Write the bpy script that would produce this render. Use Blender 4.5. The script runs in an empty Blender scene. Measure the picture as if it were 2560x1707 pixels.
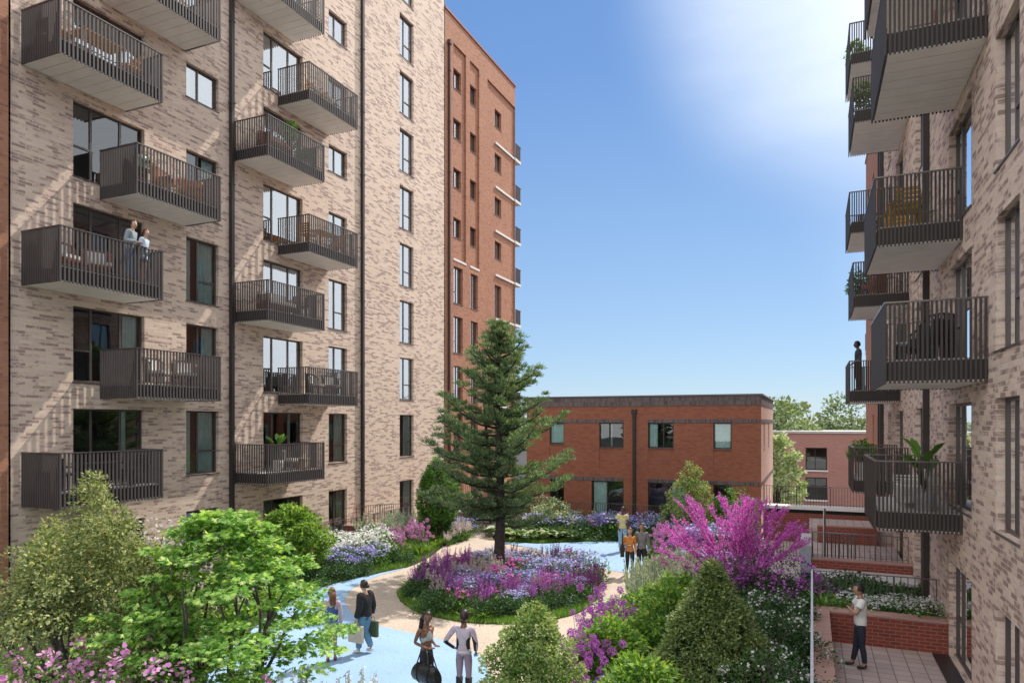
import bpy, bmesh, math, random
import numpy as np
from mathutils import Vector, Matrix
R=math.radians; PI=math.pi
rnd=random.Random(11)
scn=bpy.context.scene
COL=scn.collection
# ------------------------------------------------------------------ helpers
def tag(o,label=None,cat=None,group=None,kind=None):
    if label: o['label']=label
    if cat: o['category']=cat
    if group: o['group']=group
    if kind: o['kind']=kind
    return o
def empty(name,loc,label,cat,group=None,rz=0):
    o=bpy.data.objects.new(name,None); COL.objects.link(o); o.location=loc; o.rotation_euler=(0,0,rz)
    o.empty_display_size=.2
    return tag(o,label,cat,group)
class MB:
    """collects faces; .build links them as ONE mesh object with UVs in metres"""
    def __init__(s): s.v=[]; s.f=[]; s.uv=[]; s.m=[]; s.sm=[]
    def face(s,pts,uv=None,mi=0,smooth=False):
        i=len(s.v); s.v+= [tuple(p) for p in pts]; s.f.append(tuple(range(i,i+len(pts)))); s.m.append(mi); s.sm.append(smooth)
        if uv is None:
            p=[Vector(q) for q in pts]; n=(p[1]-p[0]).cross(p[2]-p[0])
            ax,ay,az=abs(n.x),abs(n.y),abs(n.z)
            if az>=ax and az>=ay: uv=[(q.x,q.y) for q in p]
            elif ax>=ay: uv=[(q.y,q.z) for q in p]
            else: uv=[(q.x,q.z) for q in p]
        s.uv+=uv
    def box(s,x0,x1,y0,y1,z0,z1,mi=0):
        a=[(x0,y0,z0),(x1,y0,z0),(x1,y1,z0),(x0,y1,z0),(x0,y0,z1),(x1,y0,z1),(x1,y1,z1),(x0,y1,z1)]
        for f in ((3,2,1,0),(4,5,6,7),(0,1,5,4),(1,2,6,5),(2,3,7,6),(3,0,4,7)): s.face([a[i] for i in f],mi=mi)
    def tbox(s,M,dx,dy,dz,mi=0):
        a=[M@Vector((x*dx/2,y*dy/2,z*dz/2)) for x,y,z in ((-1,-1,-1),(1,-1,-1),(1,1,-1),(-1,1,-1),(-1,-1,1),(1,-1,1),(1,1,1),(-1,1,1))]
        for f in ((3,2,1,0),(4,5,6,7),(0,1,5,4),(1,2,6,5),(2,3,7,6),(3,0,4,7)): s.face([a[i] for i in f],mi=mi)
    def bar(s,p,q,w,h=None,mi=0):
        p=Vector(p);q=Vector(q);h=h or w; d=q-p; L=d.length
        if L<1e-6: return
        M=Matrix.Translation((p+q)/2)@d.to_track_quat('Y','Z').to_matrix().to_4x4()
        s.tbox(M,w,L,h,mi)
    def tube(s,pts,rad,n=7,mi=0,cap=True):
        pts=[Vector(p) for p in pts]; rings=[]
        up=Vector((.13,.21,.97)).normalized()
        for i,p in enumerate(pts):
            d=(pts[min(i+1,len(pts)-1)]-pts[max(i-1,0)]).normalized()
            a=d.cross(up); a=a.normalized() if a.length>1e-3 else Vector((1,0,0)); b=d.cross(a)
            r=rad[i] if hasattr(rad,'__len__') else rad
            rings.append([p+(a*math.cos(2*PI*k/n)+b*math.sin(2*PI*k/n))*r for k in range(n)])
        for i in range(len(rings)-1):
            for k in range(n):
                k2=(k+1)%n
                s.face([rings[i][k2],rings[i][k],rings[i+1][k],rings[i+1][k2]],mi=mi,smooth=True,
                       uv=[(k2/n,i),(k/n,i),(k/n,i+1),(k2/n,i+1)])
        if cap:
            s.face(rings[-1][::-1],mi=mi); s.face(rings[0],mi=mi)
    def lathe(s,prof,c=(0,0,0),n=14,mi=0,sx=1,sy=1):
        c=Vector(c); rg=[[c+Vector((r*sx*math.cos(2*PI*k/n),r*sy*math.sin(2*PI*k/n),z)) for k in range(n)] for r,z in prof]
        for i in range(len(rg)-1):
            for k in range(n):
                k2=(k+1)%n; s.face([rg[i][k],rg[i][k2],rg[i+1][k2],rg[i+1][k]],mi=mi,smooth=True,uv=[(k/n,i)]*4)
    def ball(s,c,r,n=8,mi=0):
        if not hasattr(r,'__len__'): r=(r,r,r)
        prof=[(max(1e-4,math.sin(PI*i/n)),-math.cos(PI*i/n)*r[2]) for i in range(n+1)]
        s.lathe(prof,c,max(8,n+2),mi,r[0],r[1])
    def xf(s,M):
        s.v=[tuple(M@Vector(p)) for p in s.v]; return s
    def build(s,name,mats,parent=None,off=None,weld=False):
        if not isinstance(mats,(list,tuple)): mats=[mats]
        v=s.v
        if off is None and parent is not None:
            r=parent
            while r.parent: r=r.parent
            off=tuple(r.location)
        if off: v=[(a-off[0],b-off[1],c-off[2]) for a,b,c in v]
        me=bpy.data.meshes.new(name); me.from_pydata(v,[],s.f)
        for m in mats: me.materials.append(m)
        uvl=me.uv_layers.new(name='UVMap'); uvl.data.foreach_set('uv',np.array(s.uv,dtype=np.float32).ravel())
        me.polygons.foreach_set('material_index',s.m); me.polygons.foreach_set('use_smooth',s.sm)
        if weld or any(s.sm):
            bm=bmesh.new(); bm.from_mesh(me); bmesh.ops.remove_doubles(bm,verts=bm.verts,dist=1e-4); bm.to_mesh(me); bm.free()
        me.update()
        o=bpy.data.objects.new(name,me); COL.objects.link(o); o.parent=parent
        return o
def topmesh(o,loc):  # move the origin of a world-built mesh to loc
    o.data.transform(Matrix.Translation(-Vector(loc))); o.location=loc; return o
def copy_tree(o,parent=None):
    c=o.copy(); COL.objects.link(c); c.parent=parent
    for ch in o.children: copy_tree(ch,c)
    return c
# ------------------------------------------------------------------ materials
def nt(name):
    m=bpy.data.materials.new(name); m.use_nodes=True; n=m.node_tree; b=n.nodes['Principled BSDF']; return m,n,b
def N(n,t,**k):
    x=n.nodes.new(t)
    for a,v in k.items():
        if a in x.inputs: x.inputs[a].default_value=v
        else: setattr(x,a,v)
    return x
def rgb(c): return (c[0],c[1],c[2],1)
def ramp(n,fac,stops):
    r=n.nodes.new('ShaderNodeValToRGB'); e=r.color_ramp.elements
    while len(e)<len(stops): e.new(.5)
    for i,(p,c) in enumerate(stops): e[i].position=p; e[i].color=rgb(c)
    n.links.new(fac,r.inputs['Fac']); return r.outputs['Color']
def mixc(n,f,a,b,mode='MIX'):
    x=n.nodes.new('ShaderNodeMix'); x.data_type='RGBA'; x.blend_type=mode
    for s,v in ((x.inputs[0],f),(x.inputs[6],a),(x.inputs[7],b)):
        if hasattr(v,'is_linked') or hasattr(v,'links'): n.links.new(v,s)
        else: s.default_value=v if not hasattr(v,'__len__') else rgb(v)
    return x.outputs[2]
def simple(name,c,rough=.6,metal=0,noise=.12,scale=6,bump=0,spec=.5):
    m,n,b=nt(name)
    tc=N(n,'ShaderNodeTexCoord'); ns=N(n,'ShaderNodeTexNoise',Scale=scale,Detail=5.0)
    n.links.new(tc.outputs['Object'],ns.inputs['Vector'])
    lo=[x*(1-noise) for x in c]; hi=[min(1,x*(1+noise)) for x in c]
    n.links.new(ramp(n,ns.outputs['Fac'],[(.3,lo),(.7,hi)]),b.inputs['Base Color'])
    b.inputs['Roughness'].default_value=rough; b.inputs['Metallic'].default_value=metal
    b.inputs['Specular IOR Level'].default_value=spec
    if bump:
        bp=N(n,'ShaderNodeBump',Strength=bump,Distance=.02); n.links.new(ns.outputs['Fac'],bp.inputs['Height']); n.links.new(bp.outputs['Normal'],b.inputs['Normal'])
    return m
def brick(name,c1,c2,dark,mortar,bw=.22,bh=.075,ms=.01,patch=.5,pth=.62,bump=.5,vert=False,off=.5,tint=.12,rough=.85):
    m,n,b=nt(name)
    uv=N(n,'ShaderNodeUVMap'); mp=N(n,'ShaderNodeMapping')
    if vert: mp.inputs['Rotation'].default_value=(0,0,PI/2)
    n.links.new(uv.outputs['UV'],mp.inputs['Vector'])
    def bt(a,bb,mm):
        t=N(n,'ShaderNodeTexBrick'); t.offset=off; t.squash=1
        for k,v in (('Scale',1),('Mortar Size',ms),('Brick Width',bw),('Row Height',bh),('Mortar Smooth',.2),('Bias',0)): t.inputs[k].default_value=v
        t.inputs['Color1'].default_value=rgb(a); t.inputs['Color2'].default_value=rgb(bb); t.inputs['Mortar'].default_value=rgb(mm)
        n.links.new(mp.outputs['Vector'],t.inputs['Vector']); return t
    t=bt(c1,c2,mortar); g=bt((0,0,0),(1,1,1),(0,0,0)); 
    # per-brick random + clustered noise picks the dark burnt bricks
    sm=N(n,'ShaderNodeMapping'); sm.inputs['Scale'].default_value=(2.2,4.5,1)
    n.links.new(mp.outputs['Vector'],sm.inputs['Vector'])
    ns=N(n,'ShaderNodeTexNoise',Scale=1.6,Detail=3.0); n.links.new(sm.outputs['Vector'],ns.inputs['Vector'])
    ad=N(n,'ShaderNodeMath',operation='MULTIPLY_ADD'); ad.inputs[1].default_value=.42; n.links.new(g.outputs['Color'],ad.inputs[0]); n.links.new(ns.outputs['Fac'],ad.inputs[2])
    rp=ramp(n,ad.outputs[0],[(pth,(0,0,0)),(pth+.16,(1,1,1))])
    inv=N(n,'ShaderNodeMath',operation='SUBTRACT'); inv.inputs[0].default_value=1; n.links.new(t.outputs['Fac'],inv.inputs[1])
    mu=N(n,'ShaderNodeMath',operation='MULTIPLY'); n.links.new(rp,mu.inputs[0]); n.links.new(inv.outputs[0],mu.inputs[1])
    mu2=N(n,'ShaderNodeMath',operation='MULTIPLY'); mu2.inputs[1].default_value=patch; n.links.new(mu.outputs[0],mu2.inputs[0])
    c=mixc(n,mu2.outputs[0],t.outputs['Color'],dark)
    # fine mottling inside bricks and broad staining
    f=N(n,'ShaderNodeTexNoise',Scale=22.0,Detail=4.0); n.links.new(mp.outputs['Vector'],f.inputs['Vector'])
    c=mixc(n,.35,c,ramp(n,f.outputs['Fac'],[(.3,(.62,.62,.62)),(.75,(1,1,1))]),'MULTIPLY')
    w=N(n,'ShaderNodeTexNoise',Scale=.35,Detail=4.0); n.links.new(uv.outputs['UV'],w.inputs['Vector'])
    c=mixc(n,tint*2,c,ramp(n,w.outputs['Fac'],[(.3,(.74,.71,.71)),(.7,(1,1,1))]),'MULTIPLY')
    n.links.new(c,b.inputs['Base Color']); b.inputs['Roughness'].default_value=rough; b.inputs['Specular IOR Level'].default_value=.25
    h=N(n,'ShaderNodeMath',operation='MULTIPLY_ADD'); h.inputs[1].default_value=.5; n.links.new(f.outputs['Fac'],h.inputs[0]); n.links.new(inv.outputs[0],h.inputs[2])
    bp=N(n,'ShaderNodeBump',Strength=bump,Distance=.012); n.links.new(h.outputs[0],bp.inputs['Height']); n.links.new(bp.outputs['Normal'],b.inputs['Normal'])
    return m
def leafmat(name,cols,trans=.35,rough=.55,pos=None,gain=1.7):
    cols=[tuple(min(.8,v*gain) for v in c) for c in cols]
    m,n,b=nt(name)
    g=N(n,'ShaderNodeNewGeometry'); k=len(cols)
    c=ramp(n,g.outputs['Random Per Island'],[((pos[i] if pos else i/(k-1)),cols[i]) for i in range(k)])
    n.links.new(c,b.inputs['Base Color']); b.inputs['Roughness'].default_value=rough; b.inputs['Specular IOR Level'].default_value=.35
    tr=N(n,'ShaderNodeBsdfTranslucent'); mx=N(n,'ShaderNodeMixShader'); mx.inputs[0].default_value=trans
    br=N(n,'ShaderNodeBrightContrast'); n.links.new(c,br.inputs['Color'])
    tc=mixc(n,1.0,c,(1.5,1.45,.7),'MULTIPLY'); n.links.new(tc,tr.inputs['Color'])
    n.links.new(b.outputs[0],mx.inputs[1]); n.links.new(tr.outputs[0],mx.inputs[2])
    n.links.new(mx.outputs[0],n.nodes['Material Output'].inputs['Surface'])
    return m
def petalmat(name,cols,trans=.3):
    m,n,b=nt(name)
    g=N(n,'ShaderNodeNewGeometry'); k=len(cols)
    c=ramp(n,g.outputs['Random Per Island'],[(i/(k-1),cols[i]) for i in range(k)])
    n.links.new(c,b.inputs['Base Color']); b.inputs['Roughness'].default_value=.6
    tr=N(n,'ShaderNodeBsdfTranslucent'); mx=N(n,'ShaderNodeMixShader'); mx.inputs[0].default_value=trans
    n.links.new(c,tr.inputs['Color'])
    n.links.new(b.outputs[0],mx.inputs[1]); n.links.new(tr.outputs[0],mx.inputs[2])
    n.links.new(mx.outputs[0],n.nodes['Material Output'].inputs['Surface'])
    return m
def glassmat(name,base,k,tint):
    m,n,b=nt(name); n.nodes.remove(b)
    tr=N(n,'ShaderNodeBsdfTransparent'); tr.inputs[0].default_value=rgb(tint)
    gl=N(n,'ShaderNodeBsdfGlossy'); gl.inputs['Roughness'].default_value=.015; gl.inputs['Color'].default_value=(.92,.96,1,1)
    tc=N(n,'ShaderNodeTexCoord'); ns=N(n,'ShaderNodeTexNoise',Scale=.9,Detail=1.0); n.links.new(tc.outputs['Object'],ns.inputs['Vector'])
    bp=N(n,'ShaderNodeBump',Strength=.05,Distance=.05); n.links.new(ns.outputs['Fac'],bp.inputs['Height']); n.links.new(bp.outputs['Normal'],gl.inputs['Normal'])
    fr=N(n,'ShaderNodeFresnel',IOR=1.5); ma=N(n,'ShaderNodeMath',operation='MULTIPLY_ADD'); ma.use_clamp=True
    ma.inputs[1].default_value=k; ma.inputs[2].default_value=base; n.links.new(fr.outputs[0],ma.inputs[0])
    mx=N(n,'ShaderNodeMixShader'); n.links.new(ma.outputs[0],mx.inputs[0]); n.links.new(tr.outputs[0],mx.inputs[1]); n.links.new(gl.outputs[0],mx.inputs[2])
    n.links.new(mx.outputs[0],n.nodes['Material Output'].inputs['Surface']); return m
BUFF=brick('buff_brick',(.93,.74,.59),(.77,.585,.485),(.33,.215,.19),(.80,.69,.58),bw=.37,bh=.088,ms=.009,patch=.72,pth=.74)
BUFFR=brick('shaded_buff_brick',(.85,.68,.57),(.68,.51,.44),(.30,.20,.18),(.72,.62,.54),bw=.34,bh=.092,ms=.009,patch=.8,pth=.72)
REDT=brick('orange_brick',(.56,.27,.17),(.46,.205,.125),(.22,.09,.07),(.40,.25,.18),bw=.24,bh=.085,ms=.009,patch=.5,pth=.85)
REDL=brick('red_brick',(.45,.17,.10),(.37,.13,.08),(.24,.08,.05),(.36,.19,.14),bw=.22,bh=.075,ms=.008,patch=.3,pth=.8)
REDP=brick('planter_brick',(.33,.075,.05),(.27,.06,.045),(.16,.05,.045),(.30,.20,.17),bw=.24,bh=.085,ms=.009,patch=.4,pth=.85)
PINKB=brick('pink_brick',(.50,.235,.19),(.43,.19,.155),(.33,.15,.13),(.55,.38,.33),bw=.28,bh=.1,ms=.012,patch=.3,pth=.9)
SOLD=brick('soldier_brick',(.24,.20,.20),(.15,.125,.135),(.08,.07,.085),(.20,.16,.15),bw=.22,bh=.075,ms=.009,patch=.6,pth=.75,vert=True,off=0)
COPE=brick('coping_brick',(.55,.33,.28),(.48,.28,.235),(.32,.18,.16),(.45,.32,.28),bw=.43,bh=.075,ms=.008,patch=.35,pth=.85,off=0)
PAVE=brick('terrace_paving',(.58,.47,.43),(.47,.37,.345),(.36,.27,.25),(.25,.195,.18),bw=.32,bh=.32,ms=.012,patch=.3,pth=.85,bump=.3,off=0)
PATHP=brick('path_paving',(.56,.50,.43),(.50,.44,.38),(.42,.36,.32),(.3,.27,.24),bw=.6,bh=.3,ms=.008,patch=.3,pth=.85,bump=.3)
METAL=simple('bronze_metal',(.085,.072,.070),.6,0,.1,3)
METALB=simple('dark_bronze_metal',(.048,.038,.034),.6,0,.1,3)
SIDEB=brick('sunlit_side_brick',(.80,.55,.47),(.68,.44,.37),(.5,.3,.25),(.6,.45,.4),bw=.22,bh=.075,ms=.008,patch=.3,pth=.85)  # low block's side wall, grazing sunlight put into the paler brick colour
METALR=simple('bronze_metal_rail',(.05,.042,.040),.6,0,.1,3)
HANDR=simple('handrail_metal',(.17,.15,.145),.3,.6,.1,3)
FRAME=simple('window_frame_metal',(.105,.09,.083),.4,.25,.1,3)
FRAMEL=simple('dark_window_frame',(.035,.033,.035),.4,.2,.1,3)
SILL=simple('sill_metal',(.16,.14,.135),.4,.4,.08,4)
SOFF=simple('soffit_board',(.93,.90,.86),.7,0,.05,2)
DECK=simple('balcony_deck',(.70,.67,.63),.7,0,.1,5)
WHITE=simple('white_render',(.78,.76,.73),.6,0,.05,3)
PALEG=simple('pale_grey_stone',(.50,.48,.46),.7,0,.08,4)
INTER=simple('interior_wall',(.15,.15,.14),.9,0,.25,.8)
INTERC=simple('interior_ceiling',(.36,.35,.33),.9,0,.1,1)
CURT=simple('curtain_fabric',(.72,.86,.85),.9,0,.12,3)
GLASS=glassmat('window_glass',.32,2.2,(.62,.72,.70))
GLASSL=glassmat('low_window_glass',.08,1.2,(.82,.92,.90))
PIPE=simple('downpipe_metal',(.05,.042,.04),.45,.2,.1,3)
PIPER=simple('brown_downpipe',(.12,.06,.045),.4,.3,.1,3)
BARK=simple('bark_grey',(.085,.072,.065),.9,0,.5,14,.8)
BARKD=simple('bark_dark',(.05,.04,.037),.9,0,.5,16,.8)
# ------------------------------------------------------------------ ground sheets
def smooth(pts,n=6):
    out=[];k=len(pts)
    for i in range(k):
        p0,p1,p2,p3=[Vector(pts[(i+j-1)%k]) for j in range(4)]
        for s in range(n):
            t=s/n; out.append(tuple(.5*((2*p1)+(p2-p0)*t+(2*p0-5*p1+4*p2-p3)*t*t+(3*p1-p0-3*p2+p3)*t**3)))
    return out
def inpoly(x,y,poly):
    c=False;j=len(poly)-1
    for i in range(len(poly)):
        xi,yi=poly[i][:2];xj,yj=poly[j][:2]
        if (yi>y)!=(yj>y) and x<(xj-xi)*(y-yi)/(yj-yi)+xi: c=not c
        j=i
    return c
def sheet(name,poly,z,mat,label=None,cat=None):
    bm=bmesh.new(); vs=[bm.verts.new((p[0],p[1],z)) for p in poly]; f=bm.faces.new(vs); f.normal_update()
    if f.normal.z<0: f.normal_flip()
    bmesh.ops.triangulate(bm,faces=bm.faces)
    uv=bm.loops.layers.uv.new('UVMap')
    for f in bm.faces:
        for l in f.loops: l[uv].uv=(l.vert.co.x,l.vert.co.y)
    me=bpy.data.meshes.new(name); bm.to_mesh(me); bm.free(); me.materials.append(mat)
    o=bpy.data.objects.new(name,me); COL.objects.link(o); tag(o,label,None,None,'structure'); return o
def groundmat(name,cols,scale,fine,rough=.95,bump=.3,dist=.01):
    m,n,b=nt(name); tc=N(n,'ShaderNodeTexCoord')
    a=N(n,'ShaderNodeTexNoise',Scale=fine,Detail=6.0,Roughness=.7); w=N(n,'ShaderNodeTexNoise',Scale=scale,Detail=4.0)
    n.links.new(tc.outputs['Object'],a.inputs['Vector']); n.links.new(tc.outputs['Object'],w.inputs['Vector'])
    k=len(cols); c=ramp(n,a.outputs['Fac'],[(.25+.5*i/(k-1),cols[i]) for i in range(k)])
    c=mixc(n,.5,c,ramp(n,w.outputs['Fac'],[(.3,(.72,.72,.74)),(.7,(1,1,1))]),'MULTIPLY')
    n.links.new(c,b.inputs['Base Color']); b.inputs['Roughness'].default_value=rough; b.inputs['Specular IOR Level'].default_value=.2
    bp=N(n,'ShaderNodeBump',Strength=bump,Distance=dist); n.links.new(a.outputs['Fac'],bp.inputs['Height']); n.links.new(bp.outputs['Normal'],b.inputs['Normal'])
    return m
GRAVEL=groundmat('resin_gravel',[(.25,.19,.145),(.57,.47,.38),(.84,.75,.65)],.9,26,bump=.9,dist=.012)
BLUE=groundmat('blue_rubber_surface',[(.24,.40,.60),(.335,.505,.705),(.42,.59,.78)],.45,30,.85,.4,.004)
SOIL=groundmat('planting_soil',[(.022,.03,.012),(.04,.055,.02),(.065,.09,.03)],.9,14,bump=.8,dist=.05)
ASPH=groundmat('far_ground_asphalt',[(.045,.045,.045),(.06,.06,.058),(.07,.07,.068)],.05,8)
G=1.5
sheet('ground',[(-900,-300),(900,-300),(900,1500),(-900,1500)],-3.6,ASPH,'dark street level ground around the raised garden')
mb=MB(); mb.box(-20.1,3.0,-6,48,-3.58,-.02); p=mb.build('podium',PALEG); tag(p,'raised garden podium between the apartment blocks',kind='structure')
sheet('garden_soil',[(-19.95,-5.9),(2.86,-5.9),(2.86,35.4),(-19.95,35.4)],0.0,SOIL,'dark planted soil under the garden beds')
blueL=[(-13.58,21.79),(-13.76,20.17),(-13.56,18.79),(-13.27,17.93),(-12.78,17.13),(-12.26,16.52),(-11.48,15.82),(-10.69,15.41),(-10.06,15.25),(-9.41,15.13),(-8.5,14.98),(-7.9,14.8),(-7.18,14.45),(-6.78,14.11),(-6.39,13.51),(-6.02,12.85)]
blueLp=smooth(blueL+[(-5.7,11),(-5.9,7),(-9,5),(-11.5,7),(-11.6,10.4),(-12.79,12.96),(-13.95,15.65),(-14.4,17.46),(-14.4,18.83),(-14.05,20.28)],5)
blueRb=[(-4.48,24.3),(-5.43,24.1),(-6.3,24.2),(-7.12,24.61),(-8.23,25.32),(-9.41,26.12),(-10.62,27.22)]
blueRt=[(-12.6,28.0),(-11.9,28.35),(-11.0,28.4),(-10.16,29.0),(-9.01,29.83),(-7.77,30.36),(-6.78,30.12),(-6.25,29.2),(-5.95,27.6),(-5.75,26.3),(-5.23,25.43)]
blueRp=smooth(blueRb+blueRt,5)
gravp=smooth([(-17.2,34.6),(-15.9,31.5),(-15.1,28.88),(-14.4,26),(-13.75,23.6)]+blueL+[(-5.6,10.5),(-5.2,8),(-4.0,8),(-4.2,11),(-4.56,13.47),(-4.84,14.36),(-5.1,15.6),(-5.24,17.33),(-5.29,18.79),(-5.0,20.44),(-4.2,22.6),(-3.7,23.9),(-4.1,24.25)]+blueRb[1:]+[(-12.0,27.7),(-13.4,28.9),(-14.2,31.5),(-15.2,34.6)],5)
sheet('gravel_path',gravp,.006,GRAVEL,'warm beige resin gravel path curving around the round bed')
sheet('blue_path',blueLp,.012,BLUE,'pale blue play surface in the foreground')
sheet('blue_plaza',blueRp,.012,BLUE,'pale blue play surface beyond the round bed')
islp=smooth([(-12.35,21.0),(-12.1,18.8),(-11.7,18.03),(-11.13,17.39),(-10.51,16.9),(-9.93,16.55),(-9.08,16.35),(-8.39,16.3),(-7.79,16.4),(-6.96,16.75),(-6.45,17.24),(-6.07,17.81),(-5.8,18.5),(-5.72,19.77),(-5.95,21.1),(-6.5,22.6),(-7.6,24.1),(-8.9,25.1),(-10.5,25.1),(-11.8,23.4)],5)
islp=[(-9.05+(x+9.05)*.955,20.4+(y-20.4)*.96) for x,y in islp]
sheet('round_bed_soil',islp,.02,SOIL,'soil of the round central flower bed')
sheet('entrance_path',[(-2.1,22.5),(-.06,22.5),(-.06,35.3),(-2.1,35.3)],.008,PATHP,'pale paved path leading back beside the terraces')
sheet('terrace_paving',[(.38,6),(2.86,6),(2.86,18.55),(.38,18.55)],.008,PAVE,'pinkish square paving slabs of the near private terrace')
sheet('tower_forecourt',[(-19.9,29.8),(-15.4,29.8),(-14.8,35.3),(-19.9,35.3)],.004,PATHP,'pale paving in front of the orange brick tower')
# ------------------------------------------------------------------ buildings
def Fl(k): return 0.0 if k==0 else 3.45+3.04*(k-1)
def facade(root,name,P,u0,u1,v0,v1,ops,mat,depth=.17,flip=False,reveal=True,nested=()):
    us=sorted({u0,u1}|{o[0] for o in ops}|{o[1] for o in ops}); vs=sorted({v0,v1}|{o[2] for o in ops}|{o[3] for o in ops})
    mb=MB()
    def q(pts,uv):
        if flip: pts=pts[::-1]; uv=uv[::-1]
        mb.face(pts,uv)
    for i in range(len(us)-1):
        for j in range(len(vs)-1):
            a,b,c,d=us[i],us[i+1],vs[j],vs[j+1]
            if b-a<1e-6 or d-c<1e-6: continue
            m,n=(a+b)/2,(c+d)/2
            if any(o[0]<m<o[1] and o[2]<n<o[3] for o in ops): continue
            q([P(a,c,0),P(b,c,0),P(b,d,0),P(a,d,0)],[(a,c),(b,c),(b,d),(a,d)])
    for o in ops:
        a,b,c,d=o[:4]; r=o[4] if len(o)>4 else depth
        q([P(a,c,0),P(a,c,r),P(a,d,r),P(a,d,0)][::-1],[(a,c),(a+r,c),(a+r,d),(a,d)][::-1])
        q([P(b,c,0),P(b,c,r),P(b,d,r),P(b,d,0)],[(b,c),(b+r,c),(b+r,d),(b,d)])
        q([P(a,d,0),P(a,d,r),P(b,d,r),P(b,d,0)][::-1],[(a,d),(a,d+r),(b,d+r),(b,d)][::-1])
        q([P(a,c,0),P(a,c,r),P(b,c,r),P(b,c,0)],[(a,c),(a,c-r),(b,c-r),(b,c)])
    return mb.build(name,mat,root)
def pbox(mb,P,u0,u1,v0,v1,d0,d1,mi=0):
    a=P(u0,v0,d0); b=P(u1,v1,d1)
    mb.box(min(a[0],b[0]),max(a[0],b[0]),min(a[1],b[1]),max(a[1],b[1]),min(a[2],b[2]),max(a[2],b[2]),mi)
def window(root,P,a,b,c,d,depth=.17,mull=(.42,),trans=((),()),flip=False,sill=True,fm=None,gm=None,curtain=None,fw=.055):
    fm=fm or FRAME; gm=gm or GLASS
    mb=MB(); d0,d1=depth-.035,depth+.03
    pbox(mb,P,a,a+fw,c,d,d0,d1); pbox(mb,P,b-fw,b,c,d,d0,d1)
    pbox(mb,P,a+fw,b-fw,d-fw,d,d0,d1); pbox(mb,P,a+fw,b-fw,c,c+fw,d0,d1)
    W=b-a; H=d-c; ed=[a+fw]+[a+m*W for m in mull]+[b-fw]
    for m in mull: pbox(mb,P,a+m*W-.035,a+m*W+.035,c+fw,d-fw,d0+.004,d1-.003)
    for i,tl in enumerate(trans):
        for t in tl:
            e0=ed[i]+(.035 if i else 0); e1=ed[i+1]-(.035 if i+1<len(ed)-1 else 0)
            pbox(mb,P,e0,e1,c+t*H-.03,c+t*H+.03,d0+.006,d1-.005)
    w=mb.build('window',fm,root)
    g=MB(); pts=[P(a+fw,c+fw,depth),P(b-fw,c+fw,depth),P(b-fw,d-fw,depth),P(a+fw,d-fw,depth)]
    g.face(pts[::-1] if flip else pts); g.build('pane',gm,w)
    if sill:
        s=MB(); pbox(s,P,a-.03,b+.03,c-.035,c-.004,-.03,depth-.04); s.build('sill',SILL,w)
    if curtain:
        cu=MB()
        for (f0,f1) in curtain:
            n=max(3,int((f1-f0)*W/.07)); prev=None
            for i in range(n+1):
                u=a+(f0+(f1-f0)*i/n)*W; dd=depth+.07+.035*(i%2)
                if prev: cu.face([P(prev[0],c+.03,prev[1]),P(u,c+.03,dd),P(u,d-.05,dd),P(prev[0],d-.05,prev[1])])
                prev=(u,dd)
        cu.build('curtain',CURT,w)
    return w
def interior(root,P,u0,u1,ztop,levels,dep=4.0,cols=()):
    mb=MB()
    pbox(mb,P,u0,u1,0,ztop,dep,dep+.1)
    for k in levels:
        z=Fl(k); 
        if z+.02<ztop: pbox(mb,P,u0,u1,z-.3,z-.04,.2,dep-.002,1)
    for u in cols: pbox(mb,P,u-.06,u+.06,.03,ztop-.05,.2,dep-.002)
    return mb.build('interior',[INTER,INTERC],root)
def balcony(root,P,u0,u1,F,p=1.62,sp=.075,sw=.019,mt=None):
    mt=mt or METAL
    m=MB(); pbox(m,P,u0+.05,u1-.05,F-.42,F-.065,-p+.06,-.003); pbox(m,P,u0+.06,u1-.06,F-.063,F-.03,-p+.07,-.003,1)
    o=m.build('balcony',[METALR,DECK],root)
    s=MB(); n=8; w=(u1-u0-.1)/n
    for i in range(n): pbox(s,P,u0+.05+i*w+.008,u0+.05+(i+1)*w-.008,F-.448,F-.423,-p+.06,-.004)
    s.build('soffit',SOFF,o)
    r=MB(); ph=.118; L=u1-u0; n=int(L/ph); zb=F-.47; zt=F+1.01
    for i in range(n+1):
        u=u0+.025+(L-.05)*i/n; pbox(r,P,u-.025,u+.025,zb,zt,-p,-p+.03)
    n2=int((p-.06)/sp)
    for i in range(n2+1):
        d=-p+.09+(p-.13)*i/n2
        pbox(r,P,u0,u0+.03,zb,zt,d-sw,d+sw); pbox(r,P,u1-.03,u1,zb,zt,d-sw,d+sw)
    r.build('railing',mt,o)
    h=MB(); pbox(h,P,u0-.005,u1+.005,zt,zt+.03,-p-.01,-p+.045); pbox(h,P,u0-.005,u0+.045,zt,zt+.03,-p+.046,-.003); pbox(h,P,u1-.045,u1+.005,zt,zt+.03,-p+.046,-.003)
    pbox(h,P,u0+.05,u1-.05,F+.02,F+.045,-p+.032,-p+.05)
    h.build('handrail',HANDR,o)
    return o
A3=dict(mull=(.27,.68)); 
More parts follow.
